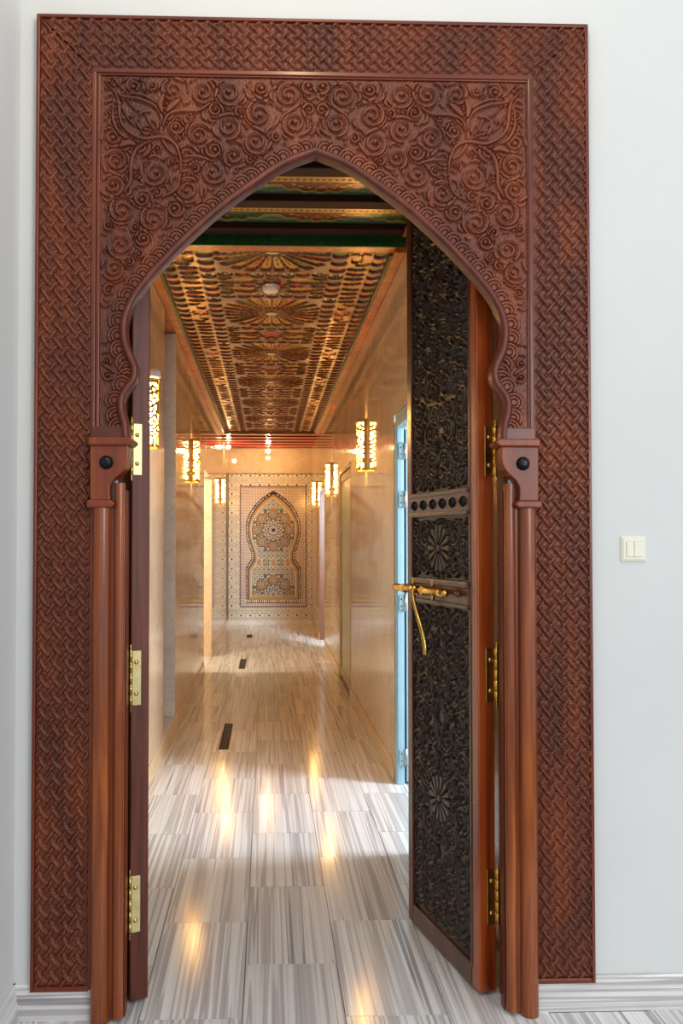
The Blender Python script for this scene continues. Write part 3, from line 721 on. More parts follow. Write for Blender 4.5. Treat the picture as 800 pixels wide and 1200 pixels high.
def make_leaf(t, latch, dark):
    edge = M['edge_dark'] if dark else M['edge']
    prt = lambda mb, nm, mat, p=t: mb.build(nm, mat, p, local=True)
    for me in panels: link('carved_panel', me, t, (0, 0, 0), True)
    prt(MB().box(0, .050, 0, LTH, 0, LH, .004), 'hinge_stile', edge)
    prt(MB().box(.040, .054, -.003, .012, .06, LH-.04, .003), 'stile_bead', M['stile'])
    prt(MB().box(LWID-.038, LWID, 0, LTH, 0, LH, .004), 'meeting_stile', M['stile'])
    prt(MB().box(LWID-.046, LWID-.034, -.003, .012, .06, LH-.04, .003), 'stile_bead', M['stile'])
    prt(MB().box(.05, LWID-.038, .012, LTH-.008, .02, LH-.02), 'core_board', M['stile'])
    for z0, z1 in ((0, .068), (LH-.050, LH)): prt(MB().box(.05, LWID-.038, 0, LTH, z0, z1, .003), 'rail', M['stile'])
    prt(MB().box(.05, LWID-.038, -.006, .02, 1.18, 1.257, .003).box(.05, LWID-.038, -.010, .01, 1.240, 1.262, .004).box(.05, LWID-.038, -.010, .01, 1.174, 1.190, .004), 'rail', M['stile'])
    r2 = prt(MB().box(.05, LWID-.038, -.004, .02, 1.478, 1.562, .003).box(.05, LWID-.038, -.010, .01, 1.478, 1.492, .004).box(.05, LWID-.038, -.010, .01, 1.548, 1.565, .004), 'rail', M['stile'])
    for k in range(6):
        x = .085+k*(LWID-.038-.05-.07)/5
        o = prt(MB().lathe([(.001, -.014), (.009, -.012), (.016, -.006), (.0185, 0), (.019, .004)], (x, -.004, 1.520), 'y', 14), 'stud', M['iron'], r2)
    part_label(o, 'black domed iron stud')
    if latch:
        z = 1.222
        lt = prt(MB().lathe([(0, -.0), (.011, .0), (.012, .006), (.010, .012), (.0145, .018), (.0145, .05), (.0125, .055), (.0125, .20), (.0145, .205), (.0145, .235), (.0125, .24), (.0125, .38), (.0145, .385), (.0145, .40), (.010, .405), (.0125, .41), (.011, .418), (0, .42)], (.135, -.040, z), 'x', 14), 'latch_bolt', M['brass'])
        part_label(lt, 'polished brass sliding bolt')
        for x in (.30, .455):
            prt(MB().box(x-.006, x+.006, -.054, -.004, z-.016, z+.016, .003).box(x-.005, x+.005, -.014, -.006, z-.034, z+.038, .004), 'latch_staple', M['brass'], lt)
        hp = [(.345, -.052, z+.012), (.345, -.062, z+.002), (.343, -.060, z-.03), (.325, -.058, z-.07), (.300, -.056, z-.11), (.278, -.054, z-.15), (.268, -.052, z-.19), (.268, -.050, z-.215)]
        prt(MB().tube(smooth_path(hp, 4), [.007]*16+[.0085]*13), 'latch_handle', M['brass'], lt)
        prt(MB().lathe([(.0175, -.010), (.019, 0), (.0175, .010)], (.345, -.040, z), 'x', 14), 'latch_collar', M['brass'], lt)
        k = prt(MB().lathe([(.001, -.022), (.008, -.02), (.010, -.012), (.006, -.006), (.006, 0)], (.095, -.006, z), 'y', 12), 'knob', M['stile'])
HZ = [(501, 561), (765, 828), (1024, 1088)]
def hinge(t, hz_, ykn, plate, face):
    """a brass butt hinge on the hinge edge of a leaf (edge plane x=0)"""
    z1, z0 = H-(hz_[0]-VY)*2.5/F_PX, H-(hz_[1]-VY)*2.5/F_PX
    y0, y1 = plate
    h = MB().box(-.0035, .001, y0, y1, z0, z1, .001).build('hinge', M[face], t, local=True)
    for k in range(5):
        a, b_ = z0+(z1-z0)*k/5+.001, z0+(z1-z0)*(k+1)/5-.001
        MB().lathe([(.0, a), (.0062, a), (.0062, b_), (.0, b_)], (-.006, ykn, 0), 'z', 12).build('knuckle', M['brass'], h, local=True)
    MB().lathe([(.0, z0-.022), (.0035, z0-.014), (.002, z0-.008), (.0045, z0), (.0045, z1), (.002, z1+.008), (.0035, z1+.014), (0, z1+.022)], (-.006, ykn, 0), 'z', 10).build('hinge_pin', M['brass'], h, local=True)
    ym = (y0+y1)/2
    for zz in (z0+.035, z1-.035):
        MB().lathe([(0, -.0065), (.005, -.006), (.007, -.0035)], (0, ym, zz), 'x', 12).build('screw', M['brass'], h, local=True)
    return h
# right leaf: hinge edge faces the camera, carved face turned towards the corridor
xh, yh = at(560.5, 900, 2.506)[0], 2.506; xe, ye = at(478, 900, 3.015)[0], 3.015
ang = math.atan2(ye-yh, xe-xh)
t_r = thing('door_leaf', 'right open door leaf with dark arabesque carving, iron studs and a brass bolt', 'door', (xh, yh, .010), ang)
# leaf-local x runs hinge -> free edge; carved face must look to the left (-X world): local -y after rotation by ang points right, so mirror
t_r.scale = (1, -1, 1)
make_leaf(t_r, True, False)
for hz_ in HZ: hinge(t_r, hz_, LTH+.004, (.026, LTH), 'brass')
xh2, yh2 = at(174, 900, 2.506)[0], 2.506
a2 = math.radians(90+23)
t_l = thing('door_leaf', 'left door leaf swung fully open, showing only its dark edge with three pale brass hinges', 'door', (xh2, yh2+.008, .010), a2)
make_leaf(t_l, False, True)
for hz_ in HZ: hinge(t_l, hz_, LTH+.002, (.026, LTH), 'brass_pale')

# ---------------------------------------------------------------- carved and painted ceiling
CXM = .024; HWI = .640
Y0C, NP, PL = 4.375, 6, 1.2
t_c = thing('painted_ceiling', 'long carved and painted ceiling of gold, red and green rosettes in an orange frame over the corridor', 'ceiling panel', (CXM, Y0C, ZC))
MAU, GLD, ORG, GRN, CRM, PUR, RED, OUT_SHADE = (138, 104, 84), (226, 172, 62), (222, 128, 56), (120, 130, 62), (244, 218, 146), (140, 116, 118), (206, 48, 28), (96, 30, 18)  # last colour: red-brown outline that also paints the shade along cell edges
cv = Carve(-HWI, HWI, 0, PL, .0046, paint=MAU)
def cell(u, v, a, b_, ang, col, d=-.014, rim=.2, p=2.2, tp=0, sc_=0, dot=None):
    for su in (1, -1):
        if su == -1 and abs(u) < 1e-6: continue
        an = ang if su == 1 else PI-ang
        cv.stamp(su*u, v, a, b_, an, d, col, rim, OUT_SHADE, p, tp, sc_)
        if dot: cv.stamp(su*u, v, a*.42, b_*.42, an, d-.001, dot, .4, (70, 70, 40), 2)
# gold ground band at the sides
for side in (-1, 1):
    q = cv.win(min(side*.425, side*.555), max(side*.425, side*.555), 0, PL); cv.C[q[0], q[1]] = lin((188, 134, 64))[:3]
for side in (0,):
    q = cv.win(-.335, .335, 0, PL); cv.C[q[0], q[1]] = lin((140, 96, 60))[:3]
for hub in (0, PL):                                                       # rays round each hub
    for k in range(24):
        a = 2*PI*(k+.5)/24
        r0 = .085; r1 = min(.325/max(.01, abs(math.cos(a))), .335/max(.01, abs(math.sin(a))), .37); rc = (r0+r1)/2
        cv.stamp(rc*math.cos(a), hub+rc*math.sin(a), (r1-r0)/2, .026, a, -.014, [GLD, ORG, GLD, GRN, GLD, (236, 190, 92)][k % 6], .2, OUT_SHADE, 3.6, .62, 14)
        for dr in (.35, .6): cv.stamp((r0+(r1-r0)*dr)*math.cos(a), hub+(r0+(r1-r0)*dr)*math.sin(a), .022, .006, a, -.013, (150, 96, 44))
    cv.star(0, hub, .055, .095, 12, -.004, (86, 76, 44), OUT_SHADE, 0, .25); cv.stamp(0, hub, .05, .05, 0, .006, CRM, .3, (120, 100, 60))
for sv in (1, -1):
    z = .6
    cell(0, z+sv*.205, .040, .044, 0, CRM, dot=(250, 240, 210))
    for u, dv, a, b_, col, dot in ((.092, .195, .040, .042, CRM, (250, 240, 210)), (.180, .215, .042, .036, ORG, None), (.280, .215, .046, .036, CRM, (250, 240, 210)), (.285, .135, .044, .032, GRN, None)):
        cell(u, z+sv*dv, a*1.08, b_*1.22, 0, col, dot=dot, rim=.22)
    cell(.205, z+sv*.080, .120, .048, -sv*.15, GLD, tp=-.4, sc_=18)
    cell(0, z+sv*.140, .040, .020, 0, GLD)
cell(.285, .6, .050, .034, 0, GRN)
cell(.150, .6, .055, .040, 0, (222, 96, 70), p=1.3)
cv.star(0, .6, .065, .125, 8, -.010, RED, OUT_SHADE, PI/8, .22)
for k in range(10):                                                       # stacked shells
    v = (k+.5)*PL/10
    cell(.378, v, .049, .055, 0, [GRN, PUR, ORG, CRM, GRN, GLD, ORG, CRM, PUR, ORG][k], dot=(CRM if k in (3, 7) else None), rim=.26)
    cell(.600, v, .040, .055, 0, [GRN, ORG, GRN, PUR, ORG, GRN, ORG, GRN, PUR, ORG][k], rim=.26)
for sv, base in ((1, 0), (-1, PL)):
    cell(.475, base+sv*.135, .032, .060, 0, GLD, p=3); cell(.515, base+sv*.205, .045, .034, -sv*.5, GLD)
    for dv, an, col in ((.285, .0, GRN), (.37, .25, ORG), (.455, 0, GRN), (.545, -.25, GLD)):
        cell(.490, base+sv*dv, .060, .038, sv*an, col, sc_=10, rim=.26)
for hub in (0, PL):
    for su in (1, -1): cv.star(su*.490, hub, .040, .085, 8, -.008, RED, OUT_SHADE, 0, .25)
me = cv.mesh('ceiling_panel', M['painted'], None, lambda X, Z, Hh: (X, Z, -Hh))
for k in range(NP): link('ceiling_panel', me, t_c, (0, PL*k, 0), True)
YC1 = Y0C+NP*PL
MB().box(XL, CXM-HWI-.014, Y0C-.08, YC1+.04, ZC-.030, ZC+.02, .006).build('cornice_board', M['orange'], t_c)
MB().box(CXM+HWI+.014, XR, Y0C-.08, YC1+.04, ZC-.030, ZC+.02, .006).build('cornice_board', M['orange'], t_c)
MB().box(XL, XR, Y0C-.085, Y0C-.004, ZC-.004, ZC+.02, .004).build('cornice_board', M['orange'], t_c)
for sx in (-1, 1):
    a, b_ = sorted((CXM+sx*(HWI-.002), CXM+sx*(HWI+.016))); MB().box(a, b_, Y0C, YC1, ZC-.022, ZC+.02, .003).build('green_bead', M['olive'], t_c)
MB().box(CXM-HWI, CXM+HWI, YC1, YC1+.04, ZC-.012, ZC+.02, .003).build('green_bead', M['olive'], t_c)
# recess board that closes the ceiling over the left recess
MB().box(XL-.16, XL, 5.30, 6.12, ZC-.022, ZC+.02, .004).build('cornice_board', M['orange'], t_c)
# green fascia with a scroll frieze where the ceiling steps up
fa = MB().box(XL, XR, Y0C-.095, Y0C-.086, ZC-.004, ZC+.056, .002).build('fascia', M['green'], t_c)
b = MB()
for k in range(34):
    x = XL+.02+k*.0425
    b.tube([(x, Y0C-.097, ZC+.012), (x+.014, Y0C-.098, ZC+.034), (x+.030, Y0C-.097, ZC+.018)], .003, 5)
b.build('fascia_frieze', plain('dark_green_frieze', (4, 48, 24), .5), fa)
# beams and painted panels in front of it
ZB = H+1.63
t_b = thing('beam_ceiling', 'dark maroon beams with gilt edges and green painted panels between them, just inside the arch', 'ceiling', (CXM, 2.62, ZB))
cp = Carve(XL, XR, 0, .256, .0042, paint=(70, 112, 88))
GOLDC = (214, 168, 62)
q = cp.win(XL, XR, 0, .120); cp.C[q[0], q[1]] = lin(GOLDC)[:3]
for k in range(48): cp.stamp(XL+.015+k*.03, .102, .010, .010, 0, .001, (150, 60, 24) if k % 2 else (120, 110, 40), .3, (90, 40, 10))
Xg, Zg = np.meshgrid(cp.X, cp.Z, indexing='ij')
per = .46; ph = ((Xg-.02)/per) % 1
cus = .140+.085*np.abs(np.sin(PI*ph))**.7+.012*np.cos(ph*2*PI*6)
msk = (Zg > .122) & (Zg < cus)
odd = (np.floor((Xg-.02)/per).astype(int) % 2 == 0)
cp.C[msk & odd] = lin((112, 48, 22))[:3]; cp.C[msk & ~odd] = lin((34, 84, 40))[:3]
cp.C[(np.abs(Zg-cus) < .0045) & (Zg > .122)] = lin(GOLDC)[:3]
cp.C[(np.abs(Zg-cus-.016) < .0025) & (Zg > .122)] = lin((196, 196, 150))[:3]
rg = random.Random(3)
for k in range(7):
    xc = .02+per*(k-2+.5); od = (k-2) % 2 == 0
    for m_ in (-1, 1):
        for i in range(4):
            u_, v_ = xc+m_*(.022+.036*i), .140+.05*math.sin(1.3+i*.5)*(1-i*.16)
            cp.stamp(u_, v_, .017, .010, m_*.7, .001, GOLDC if od else (16, 52, 30), .3, (60, 20, 10))
            cp.stamp(u_+.012*m_, .135+.014*i % .04, .010, .006, -m_*.6, .001, (190, 84, 30) if od else (84, 130, 60))
    cp.stamp(xc, .175, .020, .028, 0, .001, (214, 150, 50) if od else (18, 60, 34), .3, (90, 30, 10)); cp.stamp(xc, .175, .008, .012, 0, .002, (200, 60, 30))
    xg = .02+per*(k-2)
    for i in range(5): cp.stamp(xg+(i-2)*.034, .225-.010*abs(i-2), .013, .012, 0, .001, (88, 120, 132), .35, (170, 170, 120))
pm = cp.mesh('painted_panel', M['painted'], None, lambda X, Z, Hh: (X-CXM, Z, -Hh))
for k in range(5):
    y1 = 4.275-.345*k
    MB().box(XL, XR, y1-.088, y1, ZB, ZB+.06, .004).build('beam', M['maroon'], t_b)
    MB().box(XL, XR, y1-.004, y1+.007, ZB+.006, ZB+.026, .002).build('gilt_edge', M['gold'], t_b)
    if k: link('painted_panel', pm, t_b, (0, y1-2.62, .034), True)
MB().box(XL, XR, 2.53, 4.28, ZB+.036, ZB+.05).build('backing_board', M['green'], t_b)
for x in (XR-.024, XL+.004): MB().box(x, x+.020, 2.66, 4.27, ZB-.006, ZB+.012, .003).build('gilt_edge', M['gold'], t_b)
# the same maroon beams at the far end, lamp-lit red put into their colour
t_b2 = thing('beam_ceiling', 'short run of glossy red-lit beams at the far end of the corridor above the mosaic wall', 'ceiling', (CXM, 12.7, ZC))
y = YC1+.05; red = plain('maroon_beam_lit_red', (150, 30, 20), .25, 0, .3)
while y < YE-.1:
    MB().box(XL, XR, y, y+.16, ZC-.03, ZC+.05, .006).build('beam', red, t_b2)
    MB().box(XL, XR, y+.165, y+.185, ZC-.022, ZC, .003).build('gilt_edge', M['gold'], t_b2)
    y += .345
MB().box(XL, XR, YC1+.04, YE, ZC+.03, ZC+.06).build('backing_board', red, t_b2)
# white detector on the first red star
t = thing('smoke_detector', 'round white smoke detector on the first red star of the painted ceiling', 'smoke detector', (CXM-.008, Y0C+.6, ZC))
MB().lathe([(0, -.040), (.040, -.038), (.049, -.030), (.052, -.012), (.052, .012)], (CXM-.008, Y0C+.6, ZC), n=28).build('housing', M['white_dome'], t)
MB().lathe([(.054, -.012), (.060, -.008), (.060, .010), (.054, .010)], (CXM-.008, Y0C+.6, ZC), n=28).build('base_ring', M['chrome'], t)

# ---------------------------------------------------------------- wall sconces
SH = .385
def sconce_shade():
    r = .053; nt_, nz_ = 58, 132; rnd = random.Random(21); P = []
    wid = PI*r
    for j in range(10):
        for i in range(3):
            x = wid/2+(i+.5+rnd.uniform(-.3, .3))*wid/6; z = .03+(j+.5+rnd.uniform(-.35, .35)+(.5 if i % 2 else 0))*(SH-.06)/10
            P += [(x, z), (wid-x, z)]
    P = np.array(P); cv = Carve(0, wid, 0, SH, wid/nt_, SH/nz_)
    def mask(X, Z):
        d = np.hypot(X[..., None]-P[:, 0], (Z[..., None]-P[:, 1])*.62); d.sort(axis=-1)
        return (d[..., 1]-d[..., 0] < .0082) | (Z < .020) | (Z > SH-.024) | (X < .004) | (X > wid-.004)
    return cv.mesh('shade', M['brass'], mask, lambda X, Z, Hh: (.022+r*np.sin(PI*X/wid), -r*np.cos(PI*X/wid), Z))
shm = sconce_shade()
glow = MB().lathe([(0, .02), (.0465, .02), (.0465, SH-.024), (0, SH-.024)], (.022, 0, 0), a0=-PI/2, a1=PI/2, n=20).mesh('glass_diffuser', M['lining'])
tube_ = MB().lathe([(0, .10), (.014, .105), (.014, .275), (0, .28)], (.026, 0, 0), n=14).mesh('lamp_tube', M['glow'])
bk = MB().box(0, .006, -.050, .050, 0, SH, .002).box(.004, .024, -.055, -.052, 0, SH).box(.004, .024, .052, .055, 0, SH).mesh('back_plate', M['brass'])
rimm = MB().lathe([(.0505, 0), (.0555, 0), (.0555, .010), (.0505, .010), (.0505, 0)], (.022, 0, 0), a0=-PI/2, a1=PI/2, n=18).mesh('rim', M['brass'])
def sconce(x, y, z, rz, label):
    t = thing('wall_sconce', label, 'wall lamp', (x, y, z), rz, 'perforated brass sconces along the corridor walls')
    o = link('shade', shm, t, (0, 0, 0), True); md = o.modifiers.new('thick', 'SOLIDIFY'); md.thickness = .0014
    link('glass_diffuser', glow, t, (0, 0, 0), True); link('lamp_tube', tube_, t, (0, 0, 0), True); link('back_plate', bk, t, (0, 0, 0), True); link('rim', rimm, t, (0, 0, 0), True); link('rim', rimm, t, (0, 0, SH-.010), True)
    return t
ZS = 1.935
sconce(XL, 4.55, ZS-.01, 0, 'nearest brass sconce on the left wall, half hidden by the left door leaf')
sconce(XL, 7.28, ZS, 0, 'middle glowing brass sconce on the left wall, between the recess and the bright opening')
sconce(XL, 11.7, ZS, 0, 'farthest and smallest glowing sconce on the left wall, next to the mosaic')
sconce(XR, 6.07, ZS, PI, 'largest glowing brass sconce on the right wall, just past the pale metal door frame')
sconce(XR, 9.40, ZS, PI, 'middle glowing brass sconce on the right wall, just beyond the glass door')
sconce(XR, 12.3, ZS, PI, 'farthest and smallest glowing sconce on the right wall, next to the mosaic')
t = thing('wall_dome', 'small white dome on the left wall just above the nearest sconce', 'dome_shape', (XL, 4.55, ZS+SH+.025))  # white dome made up for an unidentified white shape above the sconce
MB().lathe([(.0, .046), (.020, .042), (.034, .028), (.040, .0), (.040, -.004), (0, -.004)], (XL+.048, 4.55, ZS+SH+.005), n=24).build('dome', M['white_dome'], t)
MB().box(XL, XL+.05, 4.52, 4.58, ZS+SH+.008, ZS+SH+.030, .004).build('bracket', M['white_dome'], t)
for (x, y, l) in ((.0, 13.15, 'small glowing spotlight on the far beams, above the middle of the mosaic'), (XL+.07, 12.6, 'small glowing spotlight on the far beams, close to the left wall')):
    t = thing('spotlight', l, 'spotlight', (x, y, ZC-.03), group='small spotlights at the end of the corridor')
    MB().lathe([(0, -.005), (.030, -.005), (.030, .012), (0, .012)], (x, y, ZC-.035), n=18).lathe([(.012, -.05), (.012, -.005)], (x, y, ZC-.035), n=12).build('housing', M['chrome'], t)
    MB().lathe([(0, -.10), (.020, -.095), (.034, -.075), (.034, -.06), (.020, -.045), (0, -.04)], (x, y, ZC-.035), n=18).build('bulb', M['bulb'], t)

# ---------------------------------------------------------------- mosaic on the end wall
UE = YE/F_PX
def E(px, py): return at(px, py, YE)
ex0, ez1 = E(267.5, 555.5); ex1, ez0 = E(365.3, 725.8); ex1 = XR-.004; ex0 = XL+.02
ix0, iz1 = E(282.5, 570.8); ix1, iz0 = E(357.8, 710)
xc, zc1 = E(320.2, 621.3); zc2 = E(320, 697.5)[1]
t_m = thing('mosaic_panel', 'tall glazed mosaic with an arched rosette design filling the end wall of the corridor', 'mosaic', ((ex0+ex1)/2, YE, ez0))
cv = Carve(ex0, ex1, ez0, ez1, .0060, paint=(220, 212, 196))
X, Z = np.meshgrid(cv.X, cv.Z, indexing='ij'); x = X/UE; z = Z/UE; C = cv.C
def pc(m, c): C[m] = lin(c)[:3]
# border: eight-fold stars, dots and small crosses
xi, zi = (X-ix0)/UE, (Z-iz0)/UE
P_ = 10.9
a = ((xi) % P_)-P_/2; c = ((zi) % P_)-P_/2; r = np.hypot(a, c); th = np.arctan2(c, a)
pc(np.ones_like(X, bool), (240, 234, 216))
for k, (rr, col, nn, sz_) in enumerate([(4.1, (34, 34, 40), 8, .50), (2.3, (150, 160, 116), 8, .42)]):
    for q in range(nn):
        t_ = 2*PI*(q+.5*(k % 2))/nn; pc((np.abs(a-rr*math.cos(t_)) < sz_) & (np.abs(c-rr*math.sin(t_)) < sz_), col)
pc(r < .8, (196, 150, 60)); a2_ = (xi % P_); c2_ = (zi % P_)
e1 = np.minimum(a2_, P_-a2_); e2 = np.minimum(c2_, P_-c2_); pc((e1 < .95) & (e2 < .95), (28, 28, 34)); pc((e1+np.abs(e2-3) < .8), (190, 160, 100))
# inner field of small rings
inn = (X > ix0) & (X < ix1) & (Z > iz0) & (Z < iz1)
a = ((x-xc/UE) % 3.3)-1.65; c = ((z) % 3.3)-1.65; r = np.hypot(a, c)
pc(inn, (242, 226, 206)); pc(inn & (r < 1.25) & (r > .75), (128, 96, 96)); pc(inn & (np.abs(a)+np.abs(c) > 2.9), (150, 116, 108))
# arch
def hw(pts):
    zz = np.array([E(320, p[1])[1] for p in pts]); ww = np.array([p[0] for p in pts])*UE
    o = np.argsort(zz); return np.interp(Z, zz[o], ww[o], left=-1, right=-1)
outer = hw([(0, 575), (6, 578.5), (14, 584), (22, 592), (28, 601), (31.5, 611), (32.5, 619), (31.5, 630), (28, 641), (25.5, 649), (25.5, 655), (29, 660), (32.5, 666), (32.5, 706.5)])
mid_ = hw([(0, 579), (6, 583), (13, 588), (20, 596), (25.5, 605), (28.5, 613), (29.5, 620), (28.5, 630), (25, 641), (22.5, 649), (22.5, 657), (26, 662), (29.5, 667.5), (29.5, 703)])
inr = hw([(0, 583), (6, 587), (12, 592), (18, 599), (23, 607), (25.8, 614), (26.6, 620), (25.6, 630), (22, 641), (19.6, 649), (19.6, 658), (23, 664), (26.6, 669.5), (26.6, 699.5)])
D = np.abs(X-xc)
m0 = D < outer; m1 = D < mid_; m2_ = D < inr
pc(m0, (58, 48, 66)); pc(m0 & (D > (mid_+outer)/2-.9*UE) & (D < (mid_+outer)/2+.7*UE) & ((z % 2.4) < 1.4), (244, 236, 224)); pc(m0 & (Z < E(320, 703)[1]) & (Z > E(320, 705.8)[1]) & ((x % 2.4) < 1.4), (244, 236, 224)); pc(m1, (196, 154, 78)); pc(m1 & (mid_-D < .8*UE), (120, 96, 92))
pc(m2_, (232, 224, 208))
mi = D < inr-.9*UE
aa = (x-xc/UE); cc = z
pc(mi, (176, 170, 150))
def ros(xc_, zc_, R, m):
    r = np.hypot(X-xc_, Z-zc_)/UE; th = np.arctan2(Z-zc_, X-xc_); k = m & (r < R)
    pc(k, (196, 180, 160))
    pc(k & (np.cos(th*24) > .1) & (r > 3.5), (232, 222, 206)); pc(k & (np.cos(th*12+r*1.4) > .55) & (r > 4), (128, 92, 88)); pc(k & (np.cos(th*12-r*1.4) > .7) & (r > 4), (96, 120, 112))
    pc(k & (r < 6.2), (206, 190, 178)); pc(k & (np.abs(r-5.6) < .5), (110, 84, 84)); pc(k & (r < 5) & (np.cos(th*16) > 0), (236, 230, 220)); pc(k & (np.abs(r-3.3) < .4), (150, 110, 104)); pc(k & (r < 2.1), (30, 22, 20))
# small star ground
a = (aa % 5.4)-2.7; c = (cc % 5.4)-2.7; r = np.hypot(a, c); th = np.arctan2(c, a)
pc(mi & (np.cos(th*8)*.5+1.9 > r), (224, 218, 198)); pc(mi & (r < 1.0), (112, 128, 104)); pc(mi & (np.abs(a)+np.abs(c) > 4.3), (150, 118, 100))
ros(xc, zc1, 25, mi & (Z > zc1-24*UE) & (np.hypot(X-xc, Z-zc1) < 25*UE)); ros(xc, zc2, 25, mi & (Z > zc2) & (np.hypot(X-xc, Z-zc2) < 25*UE))
for cz in (zc1, zc2):
    for q in range(16):
        t_ = PI*q/8; k = mi & (np.hypot(X-xc-13.2*UE*math.cos(t_+PI/16), Z-cz-13.2*UE*math.sin(t_+PI/16)) < 1.5*UE); pc(k, (96, 116, 104))
    for q in range(8):
        t_ = PI*(q+.5)/4; k = mi & (np.hypot(X-xc-24.5*UE*math.cos(t_), Z-cz-24.5*UE*math.sin(t_)) < 2.3*UE); pc(k, (92, 116, 96))
zst = E(320, 659)[1]
for dx in (-17, 0, 17):
    for dz in (0,):
        r = np.hypot(X-xc-dx*UE, Z-zst-dz*UE)/UE; th = np.arctan2(Z-zst, X-xc-dx*UE)
        pc(mi & (r < 3.6+3.2*np.cos(th*8)), (236, 230, 212)); pc(mi & (r < 2.6+2.2*np.cos(th*8)), (198, 140, 74)); 
for dx in (-8.5, 8.5):
    r = np.hypot(X-xc-dx*UE, Z-zst)/UE; pc(mi & (r < 3.4), (104, 124, 92)); pc(mi & (r < 2.2), (232, 226, 206)); pc(mi & (r < 1.2), (110, 90, 80))
cv.H[:] = .006; cv.H[m0] = .010; cv.H[inn & ~m0] = .004
fnm = lambda X, Z, Hh: (X-t_m.location.x, -Hh, Z-ez0)
cm = lambda g: (lambda X, Z: g(X, Z))
def idx(mask2d): return lambda X, Z: mask2d[:-1, :-1]
for nm_, mk_ in (('border_mosaic', ~inn), ('field_mosaic', inn & ~m0), ('arch_band', m0 & ~m2_), ('arch_mosaic', m2_)):
    link(nm_, cv.mesh(nm_, M['zellige'], idx(mk_), fnm, smooth=False), t_m, (0, 0, 0), True)
fm = plain('violet_grey_bead', (140, 116, 116), .3)
b = MB(); w_ = .022
for (a0, a1, b0, b1) in ((ix0-w_, ix1+w_, iz1, iz1+w_), (ix0-w_, ix1+w_, iz0-w_, iz0), (ix0-w_, ix0, iz0, iz1), (ix1, ix1+w_, iz0, iz1)):
    b.box(a0, a1, YE-.016, YE, b0, b1, .003)
b.build('inner_bead', fm, t_m)
b = MB(); dk = M['iron']
for (a0, a1, b0, b1) in ((ex0-.012, ex1, ez1, ez1+.012), (ex0-.012, ex1, ez0-.012, ez0), (ex0-.012, ex0, ez0, ez1)): b.box(a0, a1, YE-.010, YE, b0, b1, .002)
b.build('outer_bead', dk, t_m)
# raised medallions: each one a piece
mc = Carve(-6.3*UE, 6.3*UE, -6.3*UE, 6.3*UE, .0048, paint=(196, 150, 70)); X, Z = np.meshgrid(mc.X, mc.Z, indexing='ij'); r = np.hypot(X, Z)/UE; th = np.arctan2(Z, X)
def pm_(m, c): mc.C[m] = lin(c)[:3]
pm_(r > 5.3, (96, 66, 66)); pm_((r < 5.3) & (r > 3.4), (204, 158, 74)); pm_((r < 3.6) & (r > 3.0), (84, 60, 70)); pm_(r <= 3.0, (206, 204, 196)); pm_((r < 3.0) & (np.cos(th*8) > .35), (92, 100, 128)); pm_(r < 1.3, (196, 150, 70)); pm_((r < .6), (60, 60, 80))
mc.H = np.clip((6.1-r)*.008, 0, .005).astype(np.float32)
mm_ = mc.mesh('medallion', M['zellige'], lambda X, Z: np.hypot(X, Z) < 6.1*UE, lambda X, Z, Hh: (X, -Hh, Z), smooth=False)
mh_ = mc.mesh('medallion', M['zellige'], lambda X, Z: (np.hypot(X, Z) < 6.1*UE) & (Z > 0), lambda X, Z, Hh: (X, -Hh, Z), smooth=False)
for q in range(8): link('medallion', mm_, t_m, (xc+19*UE*math.cos(PI*q/4), YE-.011, zc1+19*UE*math.sin(PI*q/4)))
for q in range(5): link('medallion', mh_ if q in (0, 4) else mm_, t_m, (xc+19*UE*math.cos(PI*q/4), YE-.011, zc2+18*UE*math.sin(PI*q/4)))

# ---------------------------------------------------------------- metal door, glass door
t = thing('metal_door_frame', 'pale blue metal door frame with an opened leaf and hinges in the first opening of the right wall', 'door frame', (.80, 4.70, 0))
MB().box(XR+.004, XR+.052, 4.690, 4.738, 0, 2.10, .003).box(XR+.012, XR+.040, 4.684, 4.692, 0, 2.09, .002).build('frame_post', M['alu'], t)
MB().box(XR+.004, XR+.052, 3.63, 4.690, 2.06, 2.138, .003).build('frame_head', M['alu'], t)
MB().box(XR+.004, XR+.052, 3.625, 3.66, 0, 2.06, .003).build('frame_post', M['alu'], t)
MB().box(XR+.053, XR+.060, 4.694, 4.736, .02, 2.06).build('slit_shade', M['gap_shade'], t)  # black strip paints the shade in the slit between post and leaf
lf = MB().box(XR+.062, XR+.90, 4.690, 4.736, .015, 2.055, .003).build('door_leaf', M['alu'], t)
for py in (528, 585, 706, 886):
    z = H+(VY-py)*4.70/F_PX
    h = MB().box(XR+.018, XR+.070, 4.676, 4.692, z-.045, z+.045, .004).build('hinge', M['alu'], t)
    MB().lathe([(0, z-.05), (.009, z-.05), (.009, z+.05), (0, z+.05)], (XR+.056, 4.676, 0), n=12).build('hinge_barrel', M['chrome'], h)
    MB().lathe([(0, -.003), (.004, -.002), (.004, .002)], (XR+.032, 4.676, z+.02), 'y', 8).lathe([(0, -.003), (.004, -.002), (.004, .002)], (XR+.032, 4.676, z-.02), 'y', 8).build('screw', M['iron'], h)
t = thing('glass_door', 'narrow door with frosted pale green glass in a beige frame on the right wall', 'door', (XR+.04, 7.8, 0))
MB().box(XR-.002, XR+.05, 8.30, 8.35, 0, 2.12, .003).box(XR-.002, XR+.05, 7.23, 7.27, 0, 2.12, .003).box(XR-.002, XR+.05, 7.27, 8.30, 2.08, 2.12, .003).build('frame', M['beige_frame'], t)
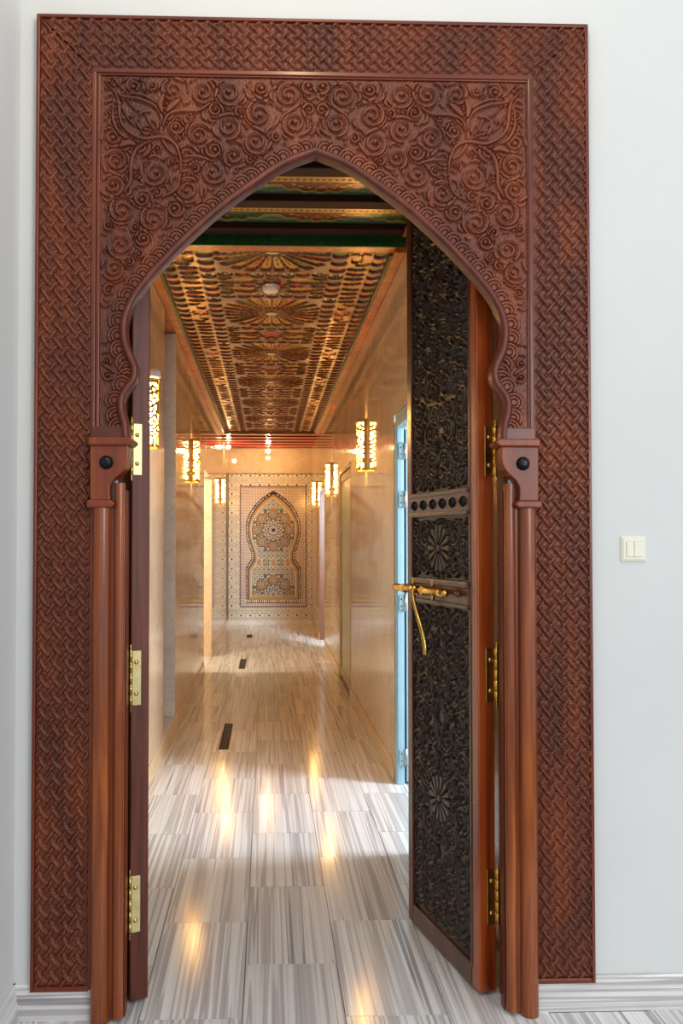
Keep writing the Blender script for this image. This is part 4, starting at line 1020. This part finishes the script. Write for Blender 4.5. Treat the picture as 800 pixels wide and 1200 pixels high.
lf = MB().box(XR+.004, XR+.040, 8.22, 8.29, .05, 2.07, .004).box(XR+.004, XR+.040, 7.28, 7.35, .05, 2.07, .004).box(XR+.004, XR+.040, 7.35, 8.22, .05, .13, .004).box(XR+.004, XR+.040, 7.35, 8.22, 2.00, 2.07, .004).build('leaf_frame', M['beige_frame'], t)
MB().box(XR+.012, XR+.020, 7.35, 8.22, .13, 2.00).build('glass_pane', M['frost'], lf)
MB().box(XR+.000, XR+.006, 8.225, 8.26, 1.36, 1.50, .002).build('lock_plate', M['chrome'], lf)
structure(MB().box(XR+.07, XR+.10, 7.2, 8.4, 0, 2.2).build('wall_behind_glass_door', M['marble_w']))

# ---------------------------------------------------------------- drains, switch
DR = [(-.300, 5.90, .068, .78, 'long slotted metal drain in the floor, the nearest of the three'), (-.290, 9.36, .075, .74, 'dark slotted drain in the middle of the corridor floor'), (-.275, 12.1, .085, .40, 'small square dark drain in the floor before the mosaic wall')]
for x, y, wx, ly, l in DR:
    t = thing('floor_drain', l, 'drain', (x, y, 0), 0, 'drains in the corridor floor')
    b = MB(); e = .006
    b.box(x-wx/2, x-wx/2+e, y-ly/2, y+ly/2, -.004, .0025).box(x+wx/2-e, x+wx/2, y-ly/2, y+ly/2, -.004, .0025).box(x-wx/2+e, x+wx/2-e, y-ly/2, y-ly/2+e, -.004, .0025).box(x-wx/2+e, x+wx/2-e, y+ly/2-e, y+ly/2, -.004, .0025)
    b.build('drain_frame', M['drain'], t)
    MB().box(x-wx/2+e, x+wx/2-e, y-ly/2+e, y+ly/2-e, -.004, .0008).build('slot_shade', M['dark'], t)  # dark sheet paints the shade seen through the slots
    n = int(ly/.05)
    g = MB()
    for k in range(n+1):
        yy = y-ly/2+e+k*(ly-2*e-.012)/n; g.box(x-wx/2+e, x+wx/2-e, yy, yy+.012, .0008, .0022)
    for k in (1, 2): xx = x-wx/2+e+k*(wx-2*e)/3; g.box(xx-.004, xx+.004, y-ly/2+e, y+ly/2-e, .0008, .0021)
    g.build('grating', M['drain'], t)
sx, sz = at(742, 643.5, 2.435)
t = thing('light_switch', 'square ivory double light switch on the white wall right of the carved surround', 'light switch', (sx, 2.44, sz))
fo = .0385
b = MB(); V = []
for s_, y in ((1.0, 2.440), (1.0, 2.436), (.80, 2.431), (.62, 2.431), (.62, 2.434)):
    V += [(sx+dx*fo*s_, y, sz+dz*fo*s_) for dx, dz in ((-1, -1), (1, -1), (1, 1), (-1, 1))]
b.add(V, [(k*4+i, k*4+(i+1) % 4, k*4+4+(i+1) % 4, k*4+4+i) for k in range(4) for i in range(4)]+[(16, 17, 18, 19)])
b.build('frame', M['white_plastic'], t)
q = fo*.61
for m in (0, 1):
    x0 = sx-q+m*(q+.0004); MB().box(x0, x0+q-.0008, 2.428, 2.434, sz-q, sz+q, .0012).build('rocker', M['white_plastic'], t)
